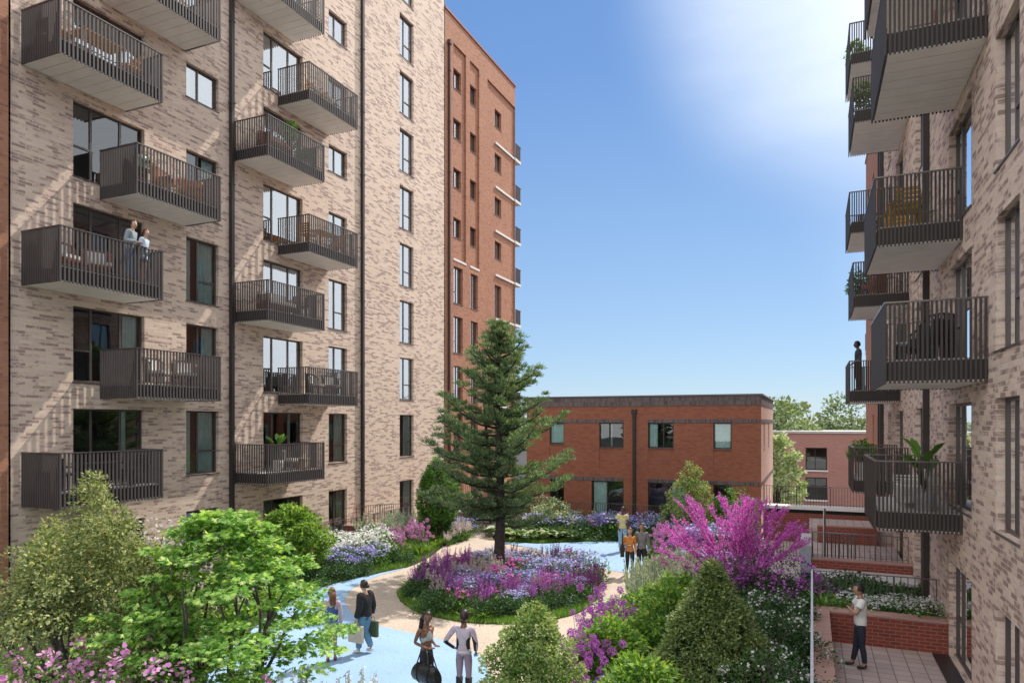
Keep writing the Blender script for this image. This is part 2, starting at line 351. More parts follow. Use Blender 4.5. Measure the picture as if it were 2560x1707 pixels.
# ---- left buff block, facade facing +X
PL=lambda u,v,d:(-20-d,u,v)
LB=empty('apartment_building',(-20,20,0),'tall buff brick apartment block with stacked balconies on the left side of the garden','apartment block')
ops=[];wins=[]
cols={'A':(13.75,16.14),'B':(17.79,19.23),'C':(21.5,23.82),'D':(25.57,26.92),'E':(31.46,32.86)}
for k in range(0,10):
    F=Fl(k); h=F+2.26 if k else 2.2
    for c,(a,b) in cols.items():
        z0=F+.02
        if c in 'BD' and k>=5: z0=F+1.06
        ops.append((a,b,z0,h)); wins.append((c,k,a,b,z0,h))
facade(LB,'facade',PL,11.9,36.4,-.02,33,ops,BUFF)
for c,k,a,b,z0,h in wins:
    small=(c in 'BD' and k>=5)
    if c in 'AC': st=dict(mull=(.27,.68),trans=((.42,),(),()))
    elif small: st=dict(mull=(.42,))
    else: st=dict(mull=(.42,),trans=((),(.36,)))
    if c=='A' and k in(1,3): st['trans']=((),(),())
    cu=None
    if c in 'BD' and k<6: cu=[(.03,.26),(.5,.97)] if k%2 else [(.6,.97)]
    if c=='E' and k<3: cu=[(.45,.97)]
    if c in 'AC' and k in(1,2,5): cu=[(.72,.8)] if k!=2 else [(.74,.97)]
    window(LB,PL,a,b,z0,h,curtain=cu,sill=True,gm=GLASSL if (c in 'AB' and k<=4) or k<=1 else GLASS,**st)
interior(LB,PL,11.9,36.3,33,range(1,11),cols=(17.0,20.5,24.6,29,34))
m=MB(); m.box(-36,-24.2,11.9,36.4,-.02,33); m.box(-24.19,-20.0,11.9,12.0,-.02,33,0); m.box(-24.19,-20.0,36.3,36.38,-.02,33); m.build('rear_wall',BUFF,LB)
m=MB(); m.box(-36,-19.97,11.88,36.42,33.01,33.2); m.build('roof',PALEG,LB)
for (a,b,ks) in ((12.27,15.49,(1,3,5)),(14.57,17.78,(2,4,6)),(20.0,23.24,(1,3,5,7)),(22.3,25.52,(2,4,6))):
    for k in ks: balcony(LB,PL,a,b,Fl(k),sp=.075 if a<18 else .112,sw=.021)
def pipe(root,x0,x1,y0,y1,z0,z1,mat,hop=None,br=()):
    m=MB(); m.box(x0,x1,y0,y1,z0,z1)
    for z in br: m.box(x0-.02,x1+.02,y0-.02,y1+.02,z,z+.06)
    if hop: m.box(x0-.05,x1+.05,y0-.06,y1+.06,z1,z1+.25)
    return m.build('downpipe',mat,root)
for y in (19.72,27.98): pipe(LB,-19.99,-19.85,y,y+.14,0,33,PIPE,br=[2+3.04*i for i in range(10)])
# red brick wing beyond the left edge
RW=empty('brick_wing',(-20,10,0),'narrow strip of orange brick wing at the far left edge of the photo','building')
m=MB(); m.box(-34,-19.9,7.4,11.89,-.02,33.3); m.build('wall',REDT,RW)
m=MB(); m.box(-34.05,-19.85,7.35,11.9,33.31,33.4); m.build('roof',PALEG,RW)
# ---- orange brick tower
TW=empty('brick_tower',(-20,41.5,0),'orange brick tower with recessed window strips behind the buff block','tower')
TOP=29.87
s1=(37.45,39.15,15.3,28.35); s2=(39.7,41.05,15.3,28.35); s3=(42.3,47.03,-.02,28.35)
P2=lambda u,v,d:(-20.12-d,u,v)
tw=[]; ops=[s1+(.12,),s2+(.12,),s3+(.12,)]; o1=[];o2=[];o3=[]
for k in range(0,9):
    F=Fl(k); h=F+2.26 if k else 2.2; small=k>=5; z0=F+1.06 if small else F+.02
    for (a,b,t) in ((37.5,38.7,1),(39.8,40.85,2),(43.73,44.83,3)):
        w=(a,b,z0,h)
        if t==3: o3.append(w)
        elif small: (o1 if t==1 else o2).append(w)
        else: ops.append(w)
        tw.append((w,P2 if (t==3 or small) else PL,small))
facade(TW,'facade',PL,36.42,47.03,-.02,TOP,ops,REDT,.2)
for s,o in ((s1,o1),(s2,o2),(s3,o3)): facade(TW,'recessed_panel',P2,*s,o,REDT,.2)
for w,P,small in tw: window(TW,P,*w,depth=.2,mull=(.5,) ,trans=((),()) if small else ((.33,),()),sill=True,fm=FRAMEL if small else FRAME,curtain=[(.05,.3)] if not small else None)
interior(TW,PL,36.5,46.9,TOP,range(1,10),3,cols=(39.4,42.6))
m=MB(); m.box(-33,-23.12,36.42,47.03,-.02,TOP-.02); m.box(-23.11,-20.13,46.93,47.02,-.02,TOP-.02); m.build('rear_wall',REDT,TW)
m=MB(); m.box(-33.1,-19.93,36.36,47.1,TOP,TOP+.12); m.build('roof',simple('terracotta_coping',(.30,.10,.06),.5),TW)
m=MB()
for (a,b) in ((37.45,39.15),(39.7,41.05)): m.box(-20.1,-19.97,a,b,15.16,15.29)
m.build('ledge',WHITE,TW)
for k in (2,3,4,5,6,7,8):
    F=Fl(k); m=MB(); m.box(-20.11,-20.02,43.73,47.02,F-.20,F-.06); m.box(-23.5,-19.97,47.04,48.1,F-.22,F-.02); o=m.build('balcony',WHITE,TW)
    m=MB(); n=9
    for i in range(n): m.box(-19.99,-19.96,47.08+i*.105,47.13+i*.105,F-.019,F+1.0)
    for i in range(30): m.box(-23.4+i*.115,-23.35+i*.115,48.05,48.08,F-.019,F+1.0)
    m.box(-20.0,-19.95,47.05,48.09,F+1.0,F+1.03); m.build('railing',METAL,o)
pipe(TW,-19.99,-19.85,36.75,36.89,0,27.9,PIPER,hop=1,br=[2+3.04*i for i in range(9)])
# ---- low red brick block
PR=lambda u,v,d:(u,35.5+d,v)
PS=lambda u,v,d:(-2.24-d,u,v)
LR=empty('low_brick_house',(-8.3,35.5,0),'two storey red brick block with dark soldier bands across the end of the garden','building')
up=[(-13.06,-12.24,4.15,5.28),(-10.28,-8.98,4.0,5.28),(-7.71,-6.41,4.0,5.28),(-4.47,-3.6,4.0,5.28)]
lo=[(-13.06,-12.24,.85,2.24),(-10.7,-8.98,.03,2.24),(-7.71,-5.79,.03,2.24),(-4.47,-3.6,.85,2.24)]
pan=[(w[0],w[1],2.75,w[2]-.04,.03) for w in up]
facade(LR,'facade',PR,-14.4,-2.24,-.02,6.13,up+lo+pan,REDL,.12)
for q in pan: m=MB(); m.face([PR(q[0],q[2],.03),PR(q[1],q[2],.03),PR(q[1],q[3],.03),PR(q[0],q[3],.03)],[(q[0],q[2]*1.02),(q[1],q[2]*1.02),(q[1],q[3]*1.02),(q[0],q[3]*1.02)]); m.build('recessed_panel',REDL,LR)
for i,w in enumerate(up+lo):
    big=w[1]-w[0]>1
    window(LR,PR,*w,depth=.12,mull=(.5,) if i==5 else ((.42,) if big and i==1 else ((.6,) if big else (.5,) if i==4 else ())),trans=((),())if big or i==4 else ((),),fm=FRAMEL,gm=GLASSL,sill=i not in(5,6),curtain={0:[(.02,.98)],1:[(.45,.5)],2:[(.05,.35)],3:[(.1,.9)],5:[(.05,.45)],6:[(.6,.97)]}.get(i))
sideops=[(37.4,38.1,4.0,5.28),(41.5,42.3,4.0,5.28),(37.4,38.1,.85,2.24)]
facade(LR,'side_facade',PS,35.5,46.3,-3.6,6.13,sideops,SIDEB,.12)
for w in sideops: window(LR,PS,*w,depth=.12,mull=(),trans=((),),fm=FRAMEL,gm=GLASSL)
m=MB()
for z0,z1 in ((5.281,5.46),(2.241,2.43)):
    for a,b in ((-14.4,-9.0),(-7.73,-2.3)): m.box(a,b,35.478,35.499,z0,z1)
    m.box(-2.239,-2.22,35.6,46.3,z0,z1)
m.box(-14.4,-2.22,35.478,35.7,6.131,6.61); m.box(-2.42,-2.22,35.701,46.3,6.131,6.61)
m.build('soldier_band',SOLD,LR)
m=MB(); m.box(-14.45,-2.17,35.44,46.35,6.62,6.69); m.build('roof_coping',SILL,LR)
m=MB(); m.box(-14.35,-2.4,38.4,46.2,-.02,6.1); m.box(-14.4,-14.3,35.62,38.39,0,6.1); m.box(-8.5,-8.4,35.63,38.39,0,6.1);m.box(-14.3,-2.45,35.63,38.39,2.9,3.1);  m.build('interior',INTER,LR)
pipe(LR,-8.48,-8.33,35.36,35.49,0,5.72,FRAMEL,hop=1,br=(1.5,3.2,4.9))
# ---- right buff block, facade facing -X
PQ=lambda u,v,d:(2.86+d,u,v)
RB=empty('apartment_building',(2.86,20,0),'tall pale buff brick apartment block with dark balconies close on the right side','apartment block')
def rwin(root,ylist,kmax,k0=0):
    ops=[]
    for (a,b,t) in ylist:
        for k in range(k0,kmax+1):
            F=Fl(k); h=F+2.26 if k else 2.2; ops.append((a,b,F+.02,h,.17,t,k))
    return ops
def rfac(root,name,y0,y1,z0,z1,cols,kmax,mat):
    ops=[o for o in rwin(root,cols,kmax) if o[3]<z1-.3]
    facade(root,name,PQ,y0,y1,z0,z1,[o[:5] for o in ops],mat,flip=True)
    for a,b,c,d,_,t,k in ops:
        st=dict(mull=(.32,.73),trans=((),(),(.42,))) if t=='d' else dict(mull=(.58,),trans=((.36,),()))
        window(root,PQ,a,b,c,d,flip=True,curtain=[(.1,.3)] if (k%2 and t=='d') else None,**st)
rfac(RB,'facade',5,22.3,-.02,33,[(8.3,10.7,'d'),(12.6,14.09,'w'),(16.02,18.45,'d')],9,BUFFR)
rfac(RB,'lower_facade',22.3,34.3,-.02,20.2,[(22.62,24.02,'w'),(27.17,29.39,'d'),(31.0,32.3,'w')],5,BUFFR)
interior(RB,PQ,5.05,22.2,33,range(1,11),cols=(7,11.5,15.1,20))
interior(RB,PQ,22.35,34.2,20.2,range(1,7),cols=(25.5,30.2))
m=MB(); m.box(6.97,16,5,22.3,-.02,33); m.box(2.88,6.96,22.2,22.29,20.2,33); m.box(2.9,6.96,5,5.04,0,33)
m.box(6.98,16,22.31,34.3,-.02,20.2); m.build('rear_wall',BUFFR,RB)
m=MB(); m.box(2.83,16,4.97,22.33,33.01,33.15); m.box(2.83,16,22.34,34.3,20.21,20.33); m.build('roof',SILL,RB)
for (a,b,ks) in ((14.6,17.82,(2,4)),(16.86,20.08,(1,3,5)),(25.5,28.72,(1,3,5)),(27.9,31.12,(2,4,6))):
    for k in ks: balcony(RB,PQ,a,b,Fl(k),mt=METALB)
for y,z in ((21.3,33),(34.1,20.2)): pipe(RB,2.71,2.85,y,y+.14,0,z,PIPE,br=[2+3.04*i for i in range(int(z/3.3))])
RT=empty('brick_tower',(2.86,40,0),'orange brick end wing beyond the right hand buff block','tower')
rfac(RT,'facade',34.31,45,-3.6,20.2,[(36.2,37.4,'w'),(39.2,40.3,'w')],5,REDT)
interior(RT,PQ,34.4,44.8,20.1,range(1,7),3,cols=(38.3,))
m=MB(); m.box(5.97,15,34.31,45,-.02,20.2); m.box(2.87,5.96,44.9,45,-.02,20.2); m.build('rear_wall',REDT,RT)
m=MB(); m.box(2.8,15,34.31,45.1,20.21,20.33); m.build('roof',PALEG,RT)
pipe(RT,2.71,2.85,35.2,35.34,0,20.2,PIPE); 
# balconies on the far end wall of that wing
for k in (2,3,4,5):
    F=Fl(k); m=MB(); m.box(2.9,6,45.02,46.3,F-.25,F); o=m.build('balcony',WHITE,RT)
    m=MB(); m.box(2.9,2.93,45.05,46.3,F+.0,F+1.0); m.build('railing',METAL,o)
# ---- far pink brick block
PF=lambda u,v,d:(u,77+d,v)
FB=empty('apartment_building',(4,77,-3.6),'distant pink brick flat block seen between the two sides','apartment block')
fo=[]
for x in (-.6,5.2,9.6,-6.5): fo+=[(x,x+2.0,.5,2.75),(x,x+2.0,-2.5,-.25)]
facade(FB,'facade',PF,-16,20,-3.6,4.2,fo,PINKB,.15)
for w in fo: window(FB,PF,*w,depth=.15,mull=(.45,),fm=FRAMEL,gm=GLASSL,fw=.1)
m=MB(); m.box(-16,20,79,88,-3.6,4.1); m.build('interior',INTER,FB)
m=MB(); m.box(-16.1,20.1,76.9,88,4.2,4.42); m.build('roof_coping',PALEG,FB)
m=MB()
for x in (-.6,5.2,9.6): 
    for z in (.45,-2.55): m.box(x-.1,x+2.1,76.9,76.99,z-.12,z+.03)
m.build('sill',WHITE,FB)
# ------------------------------------------------------------------ walls, planters, railings
def rail(name,p,q,z0,z1,label,group=None,cat='railing',mat=None,pitch=.112,hm=None):
    p=Vector((p[0],p[1]));q=Vector((q[0],q[1])); L=(q-p).length; n=int(L/pitch); m=MB(); d=(q-p)/L
    M=lambda pos,z,h: Matrix.Translation((pos[0],pos[1],z))@Matrix.Rotation(math.atan2(d.y,d.x),4,'Z')
    for i in range(n+1):
        c=p+d*(L*i/n); w=.02 if i%12 else .04
        m.tbox(M(c,(z0+z1)/2,0),w,.012 if i%12 else .04,z1-z0)
    m.tbox(M((p+q)/2,z0+.08,0),L,.03,.012)
    o=m.build(name,mat or METAL); h=MB(); h.tbox(M((p+q)/2,z1+.01,0),L+.04,.045,.02)
    c=(p+q)/2; topmesh(o,(c.x,c.y,z0)); h.build('handrail',hm or HANDR,o)
    return tag(o,label,cat,group)
rail('metal_railing',(-18.4,11.95),(-18.4,29.6),.02,1.12,'long brown railing of thin bars in front of the left ground floor terraces','')
rail('metal_railing',(-18.43,29.65),(-19.95,27.6),.02,1.3,'short return railing of thin bars beside the downpipe on the left block')
def wall(name,x0,x1,y0,y1,z0,z1,label,mat=None,cope=COPE,cat='low wall',group=None,over=.02):
    m=MB(); m.box(x0,x1,y0,y1,z0,z1); o=m.build(name,mat or REDP)
    topmesh(o,((x0+x1)/2,(y0+y1)/2,z0))
    if cope:
        c=MB(); c.box(x0-over,x1+over,y0-over,y1+over,z1+.002,z1+.05); c.build('coping',cope,o)
    return tag(o,label,cat,group)
wall('planter_wall',-19.98,-18.5,20.2,20.5,0,.85,'red brick divider wall behind the left railing, the nearer one')
wall('planter_wall',-19.98,-18.5,26.6,28.9,0,.5,'low red brick planter behind the far end of the left railing')
o=wall('concrete_bench',-18.4,-14.3,33.0,34.4,0,.5,'long brown bench with pale top at the foot of the orange brick tower',simple('brown_fascia',(.13,.085,.065),.6),PALEG,'bench')
wall('planter_wall',-19.9,-14.2,34.5,34.8,0,.92,'red brick parapet behind the long brown bench')
rail('metal_railing',(-19.9,34.65),(-14.3,34.65),.97,1.9,'railing on top of the red parapet below the orange tower')
wall('planter_wall',-13.8,-2.3,32.9,33.2,0,.45,'long low red brick planter wall in front of the low brick block')
rail('metal_railing',(-13.8,33.05),(-2.3,33.05),.5,1.35,'thin dark railing in front of the ground floor of the low brick block')
# near terrace on the right
wall('planter_wall',.03,.37,3,18.53,0,.72,'long low brick wall with pink perforated coping beside the near terrace',over=.015)
wall('planter_wall',.02,2.85,18.55,18.95,0,.70,'red brick planter wall behind the man in the white T-shirt')
rail('metal_railing',(0,4),(0,19.72),.6,1.45,'long pale topped railing seen end on between the garden and the near terrace',hm=simple('pale_rail_metal',(.55,.52,.50),.4,.3))
rail('metal_railing',(.04,19.76),(2.8,19.76),.3,1.45,'thin railing behind the white daisies of the near terrace planter',pitch=.15)
m=MB(); m.box(0,2.85,23.3,24.58,0,.5); o=m.build('raised_deck',simple('dark_brown_fascia',(.055,.04,.037),.6)); topmesh(o,(1.4,24,0)); tag(o,'dark brown fronted step with pale top behind the terrace railing','deck')
m=MB(); m.box(-.02,2.85,23.24,24.58,.502,.6); m.build('deck_top',PALEG,o)
wall('planter_wall',0,2.85,24.6,24.9,0,.87,'middle red brick parapet beyond the dark fronted step',over=.01)
rail('metal_railing',(0.02,24.75),(2.75,24.75),.93,1.72,'thin railing standing on the middle red parapet',pitch=.15)
m=MB(); m.box(0,2.85,24.92,29.98,0,.58); o=m.build('raised_terrace',PAVE); topmesh(o,(1.4,27,0)); tag(o,'pale paved terrace behind the middle parapet','terrace')
wall('planter_wall',.2,2.3,30,30.3,0,1.22,'tall dark red brick wall between the middle and the far terrace',over=.01)
m=MB(); m.box(-.1,2.85,30.32,33.4,0,1.1); o=m.build('raised_terrace',PAVE); topmesh(o,(1.4,32,0)); tag(o,'pale paved far terrace with a red front edge','terrace')
o=wall('planter_wall',-2.0,2.85,33.45,33.8,0,1.28,'furthest red brick wall with white coping under the far railing',over=.0,cope=None)
m=MB(); m.box(-2.0,2.85,33.5,33.8,1.282,1.45,0); m.build('shadow_gap',simple('black_gap',(.01,.01,.01),.8),o)
m=MB(); m.box(-2.05,2.85,33.38,34.2,1.452,1.58,0); m.build('coping',WHITE,o)
rail('metal_railing',(-2.0,33.6),(2.8,33.6),1.6,2.45,'far railing on the white coping near the pink block')
rail('metal_railing',(-1.3,30.2),(-.2,30.2),.0,1.15,'short dark railing behind the magenta redbud')
m=MB(); m.box(-.34,-.03,24.6,27.2,.0,.42); m.box(-.34,-.03,24.6,27.2,.421,1.25,1); m.box(-.36,-.02,24.58,27.22,1.251,1.32,2)
o=m.build('utility_cabinet',[FRAMEL,simple('pale_blue_panel',(.42,.50,.54),.25),PALEG]); topmesh(o,(-.18,26,0)); tag(o,'grey cabinet with a dark base beside the pale path','cabinet')
m=MB(); m.box(.36,.42,24.96,25.3,.88,2.46); o=m.build('screen_post',METAL); topmesh(o,(.39,25.1,.88)); tag(o,'dark upright screen post at the corner of the middle terrace','post')
m=MB(); m.box(.343,.358,24.94,25.3,.88,2.46); m.build('edge_trim',WHITE,o)
m=MB()
for i in range(8): m.box(.46+i*.12,.5+i*.12,25.6,25.64,.6,1.6)
m.box(.44,1.36,25.58,25.66,1.6,1.63)
o=m.build('metal_gate',METAL); topmesh(o,(.9,25.5,.6)); tag(o,'small dark barred gate panel behind the middle parapet','gate')
m=MB(); m.box(2.52,2.84,16.0,18.4,.012,.05); o=m.build('door_threshold',FRAMEL); topmesh(o,(2.6,17,0)); tag(o,'dark metal door threshold on the near terrace paving','threshold')
# ------------------------------------------------------------------ vegetation
rg=np.random.default_rng(5)
def nmesh(name,V,mats,mi=None,parent=None,loc=(0,0,0)):
    """V: list of arrays (n,k,3); each array = n faces of k corners, material index by list position"""
    me=bpy.data.meshes.new(name); vs=[];ls=[];mt=[];off=0;ltot=[]
    for i,A in enumerate(V):
        n,k,_=A.shape; vs.append(A.reshape(-1,3)); ls.append(np.arange(off,off+n*k)); off+=n*k
        ltot.append(np.full(n,k)); mt.append(np.full(n,i if mi is None else mi[i]))
    vs=np.concatenate(vs); ls=np.concatenate(ls); ltot=np.concatenate(ltot); mt=np.concatenate(mt)
    me.vertices.add(len(vs)); me.vertices.foreach_set('co',vs.astype(np.float32).ravel())
    me.loops.add(len(ls)); me.loops.foreach_set('vertex_index',ls.astype(np.int32))
    me.polygons.add(len(ltot)); st=np.concatenate([[0],np.cumsum(ltot)[:-1]])
    me.polygons.foreach_set('loop_start',st.astype(np.int32)); me.polygons.foreach_set('loop_total',ltot.astype(np.int32))
    for m in mats: me.materials.append(m)
    me.polygons.foreach_set('material_index',mt.astype(np.int32)); me.update(); me.validate()
    o=bpy.data.objects.new(name,me); COL.objects.link(o); o.parent=parent; o.location=loc; return o
def unit(a): return a/np.maximum(1e-9,np.linalg.norm(a,axis=-1,keepdims=True))
def rdir(n): return unit(rg.normal(size=(n,3)))
T_LEAF=np.array([(0,0,0),(.38,.24,.05),(1,0,-.05),(.38,-.24,.05)])
T_OVAL=np.array([(0,0,0),(.25,.26,.03),(.7,.25,.03),(1,0,-.06),(.7,-.25,.03),(.25,-.26,.03)])
T_BLADE=np.array([(0,-.5,0),(0,.5,0),(.55,.35,0),(1,0,0),(.55,-.35,0)])
T_STAR=np.array([(-.05,0,0),(.05,.3,0),(.3,.62,-.1),(.42,.22,0),(.82,.4,-.12),(.62,.08,0),(1,0,-.15),(.62,-.08,0),(.82,-.4,-.12),(.42,-.22,0),(.3,-.62,-.1),(.05,-.3,0)])
T_DISC=np.array([(math.cos(a)*.5,math.sin(a)*.5,0) for a in np.linspace(0,2*PI,7)[:-1]])
T_NEED=np.array([(0,-.5,0),(0,.5,0),(1,.3,0),(1,-.3,0)])
def orient(c,d,n,L,T,wid=None):
    d=unit(d); n=unit(n-d*(n*d).sum(1,keepdims=True)); b=np.cross(n,d)
    L=np.broadcast_to(np.asarray(L,float).reshape(-1,1,1),(len(c),1,1)); Wd=L if wid is None else np.broadcast_to(np.asarray(wid,float).reshape(-1,1,1),(len(c),1,1))
    return c[:,None]+d[:,None]*T[None,:,0:1]*L+b[:,None]*T[None,:,1:2]*Wd+n[:,None]*T[None,:,2:3]*L
def leaves(cl,rad,per,size,T=T_LEAF,up=.6,out=None,flat=1.0,droop=0,wid=None):
    """cl (m,3) clump centres; out (m,3) outward directions"""
    m=len(cl); rad=np.broadcast_to(rad,(m,)); k=per
    c=np.repeat(cl,k,0); r=np.repeat(rad,k)[:,None]
    o=rdir(m*k)*rg.uniform(.35,1,size=(m*k,1))**.5; o[:,2]*=flat
    pos=c+o*r
    base=np.repeat(out,k,0) if out is not None else o
    n=unit(base*.5+np.array([0,0,up])+rg.normal(size=(m*k,3))*.45)
    d=unit(base*.8+o*.6+rg.normal(size=(m*k,3))*.6+np.array([0,0,-droop]))
    L=size*rg.uniform(.6,1.25,size=m*k)
    return orient(pos,d,n,L,T,None if wid is None else wid*L/size)
G_OLIVE=leafmat('olive_leaf',[(.035,.055,.02),(.09,.125,.045),(.18,.21,.08),(.32,.32,.15)],.3,pos=[0,.3,.65,.95])
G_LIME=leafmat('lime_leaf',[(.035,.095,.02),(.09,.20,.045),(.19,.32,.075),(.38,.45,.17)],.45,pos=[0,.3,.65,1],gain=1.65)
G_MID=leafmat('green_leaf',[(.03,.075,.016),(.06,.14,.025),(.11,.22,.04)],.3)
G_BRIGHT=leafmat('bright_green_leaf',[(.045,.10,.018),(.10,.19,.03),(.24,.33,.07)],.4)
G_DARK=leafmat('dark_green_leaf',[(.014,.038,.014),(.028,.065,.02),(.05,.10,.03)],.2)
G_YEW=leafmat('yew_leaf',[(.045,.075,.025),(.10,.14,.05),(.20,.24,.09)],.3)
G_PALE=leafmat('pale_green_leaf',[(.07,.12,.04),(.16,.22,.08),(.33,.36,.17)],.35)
G_FAR=leafmat('far_leaf',[(.05,.08,.035),(.10,.14,.06),(.19,.22,.11)],.25)
G_PINE=leafmat('pine_needle',[(.028,.062,.036),(.06,.11,.06),(.13,.19,.10),(.26,.30,.18)],.3,pos=[0,.35,.75,1])
G_GREY=leafmat('silver_leaf',[(.16,.20,.16),(.27,.31,.26),(.42,.44,.38)],.2)
G_CREAM=leafmat('cream_leaf',[(.08,.14,.05),(.22,.28,.13),(.55,.56,.46)],.3)
P_BERRY=petalmat('berry_red',[(.30,.04,.02),(.45,.13,.03)],.1)
P_PURP=petalmat('purple_petal',[(.30,.05,.34),(.48,.11,.52),(.68,.27,.70)])
P_MAG=petalmat('magenta_petal',[(.50,.05,.34),(.68,.14,.50),(.80,.34,.66)])
P_VIOL=petalmat('violet_petal',[(.24,.20,.58),(.40,.37,.76),(.64,.62,.88)])
P_WHITE=petalmat('white_petal',[(.62,.63,.60),(.78,.78,.76),(.85,.84,.82)])
P_LILAC=petalmat('pink_petal',[(.50,.16,.42),(.66,.28,.56),(.78,.48,.68)])
P_PLUM=petalmat('plum_petal',[(.10,.01,.10),(.20,.02,.20),(.34,.05,.32)])
P_RED=petalmat('redbud_petal',[(.62,.06,.50),(.82,.17,.70),(.92,.42,.84)],.45)
P_BLUSH=petalmat('blush_petal',[(.55,.46,.44),(.70,.60,.58),(.80,.74,.72)],.35)
STEM=simple('plant_stem',(.06,.11,.03),.7,0,.3,20)
def branchy(mb,p,d,L,r,depth,split=3,spread=.6,ends=None,up=.15,n=5):
    q=p+d*L; mid=(p+q)/2+Vector([rnd.uniform(-1,1) for _ in range(3)])*L*.07
    mb.tube([p,mid,q],[r,r*.85,r*.68],n,cap=False)
    if depth==0:
        if ends is not None: ends.append((q,d))
        return
    for i in range(split):
        e=(d+Vector([rnd.uniform(-1,1)*spread for _ in range(3)])+Vector((0,0,up))).normalized()
        branchy(mb,q,e,L*rnd.uniform(.62,.85),r*.62,depth-1,split,spread,ends,up,n)
def tree(name,loc,label,cat,clumps,stems,fol,barkm=BARK,group=None,extra=None):
    t=empty(name,loc,label,cat,group)
    stems.build('trunk',barkm,t,off=(0,0,0)); nmesh('crown',fol[0],fol[1],parent=t)
    if extra: nmesh(extra[0],extra[1],extra[2],parent=t)['kind']='stuff'
    return t
def shell(n,prof,jit=.12,fill=.25,zb=0.0,lob=.15,sq=1.0):
    """clump centres on a lumpy surface of revolution; prof: list (z,r)"""
    zs=[p[0] for p in prof]; rs=[p[1] for p in prof]; ph=rg.uniform(0,6.28,4)
    a=rg.uniform(0,2*PI,n); z=rg.uniform(zs[0],zs[-1],n*3); r=np.interp(z,zs,rs)
    keep=rg.uniform(0,max(rs),n*3)<r+.05*max(rs); z=z[keep][:n]; a=a[:len(z)]; r=np.interp(z,zs,rs)
    r=r*(1+lob*np.sin(3*a+ph[0]+z*1.3)+lob*.7*np.sin(5*a+ph[1]-z*2.1)+lob*.6*np.sin(z*4.3+ph[2]))
    ins=rg.uniform(size=len(z))<fill; r=np.where(ins,r*rg.uniform(.3,.85,len(z)),r*rg.uniform(1-jit,1+jit,len(z)))
    c=np.stack([r*np.cos(a),r*np.sin(a)*sq,z+zb],1); mid=np.interp(.5,[0,1],[zs[0],zs[-1]])
    o=unit(np.stack([np.cos(a),np.sin(a),(z-mid)/(zs[-1]-zs[0])*1.2],1)); return c,o
def bushstem(h,r,n,w=.03,top=.6):
    mb=MB()
    for i in range(n):
        a=rnd.uniform(0,2*PI); q=Vector((math.cos(a)*r*top*rnd.uniform(.3,1),math.sin(a)*r*top*rnd.uniform(.3,1),h*rnd.uniform(.7,.95)))
        m=q*.5+Vector((rnd.uniform(-1,1)*r*.1,rnd.uniform(-1,1)*r*.1,0)); m.x*=.6;m.y*=.6
        mb.tube([(rnd.uniform(-.05,.05),rnd.uniform(-.05,.05),0),m,q],[w,w*.7,w*.25],5,cap=False)
    return mb
# 1 conifer in the round bed
def conifer():
    H=8.75; mb=MB(); pts=[(0,0,0),(.03,.02,.5),(.1,0,2.2),(.06,.03,4.2),(-.02,0,6.2),(.02,.02,8.3)]
    mb.tube(pts,[.27,.2,.165,.12,.07,.02],10)
    mb.tube([(.05,0,2.1),(-.35,.1,3.3),(-.5,.15,4.8),(-.62,.1,6.2)],[.11,.09,.06,.02],7)
    prof=[(2.0,1.7),(2.6,2.25),(3.3,2.55),(4.3,2.55),(4.9,2.35),(5.8,1.75),(6.6,1.4),(7.4,1.05),(8.1,.6),(8.7,.12)]
    zs=[p[0] for p in prof]; rs=[p[1] for p in prof]; C=[];O=[];Rr=[]
    z=2.0;i=0
    while z<8.6:
        a=i*2.399+rnd.uniform(-.5,.5); r=np.interp(z,zs,rs)*rnd.choice((.5,.7,.85,1.0,1.12,1.2)); 
        slope=.03+.45*(z-2)/6.6+rnd.uniform(-.10,.16)
        d=Vector((math.cos(a),math.sin(a),slope)); p0=Vector((.05,0,z-r*.12)); L=r
        bp=[p0]
        for s in (.35,.7,1.0):
            bp.append(p0+Vector((d.x*L*s,d.y*L*s,L*s*slope-.14*L*math.sin(s*PI)*.6+.2*L*max(0,s-.55))))
        mb.tube(bp,[.05,.035,.022,.008],5,cap=False)
        nt_=max(4,int(L*7.5))
        for j in range(nt_):
            s=.13+.87*(j+rnd.random()*.7)/nt_; k_=min(2,int(s*3)); b0=bp[k_].lerp(bp[k_+1],s*3-k_); sd=Vector((-d.y,d.x,0))*rnd.uniform(-1,1)*(.06+.30*L*s*(1.3-s))
            c=b0+sd+Vector((0,0,rnd.uniform(-.02,.14))); C.append(c);O.append((d.x*.7,d.y*.7,.75)); Rr.append(rnd.uniform(.14,.30))
        z+=.05+.04*rnd.random(); i+=1
    for j in range(16): C.append(Vector((rnd.uniform(-.1,.1),rnd.uniform(-.1,.1),8.0+.75*j/16))); O.append((rnd.uniform(-.3,.3),rnd.uniform(-.3,.3),1)); Rr.append(.1)
    C=np.array([tuple(c) for c in C]);O=unit(np.array(O)); Rr=np.array(Rr)
    k=100; c=np.repeat(C,k,0); o=rdir(len(c)); o[:,2]=np.abs(o[:,2])*.7-.12; r=np.repeat(Rr,k)[:,None]; ou=np.repeat(O,k,0)
    pos=c+o*r*rg.uniform(.1,1,(len(c),1)); d=unit(ou*.9+o*.9+rg.normal(size=o.shape)*.25)
    A=orient(pos,d,rdir(len(c)),rg.uniform(.07,.12,len(c)),T_NEED,.02)
    return tree('conifer_tree',(-9.95,21.9,0),'tall open conifer with a dark trunk standing in the round flower bed','tree',None,mb,([A],[G_PINE]),BARKD)
conifer()
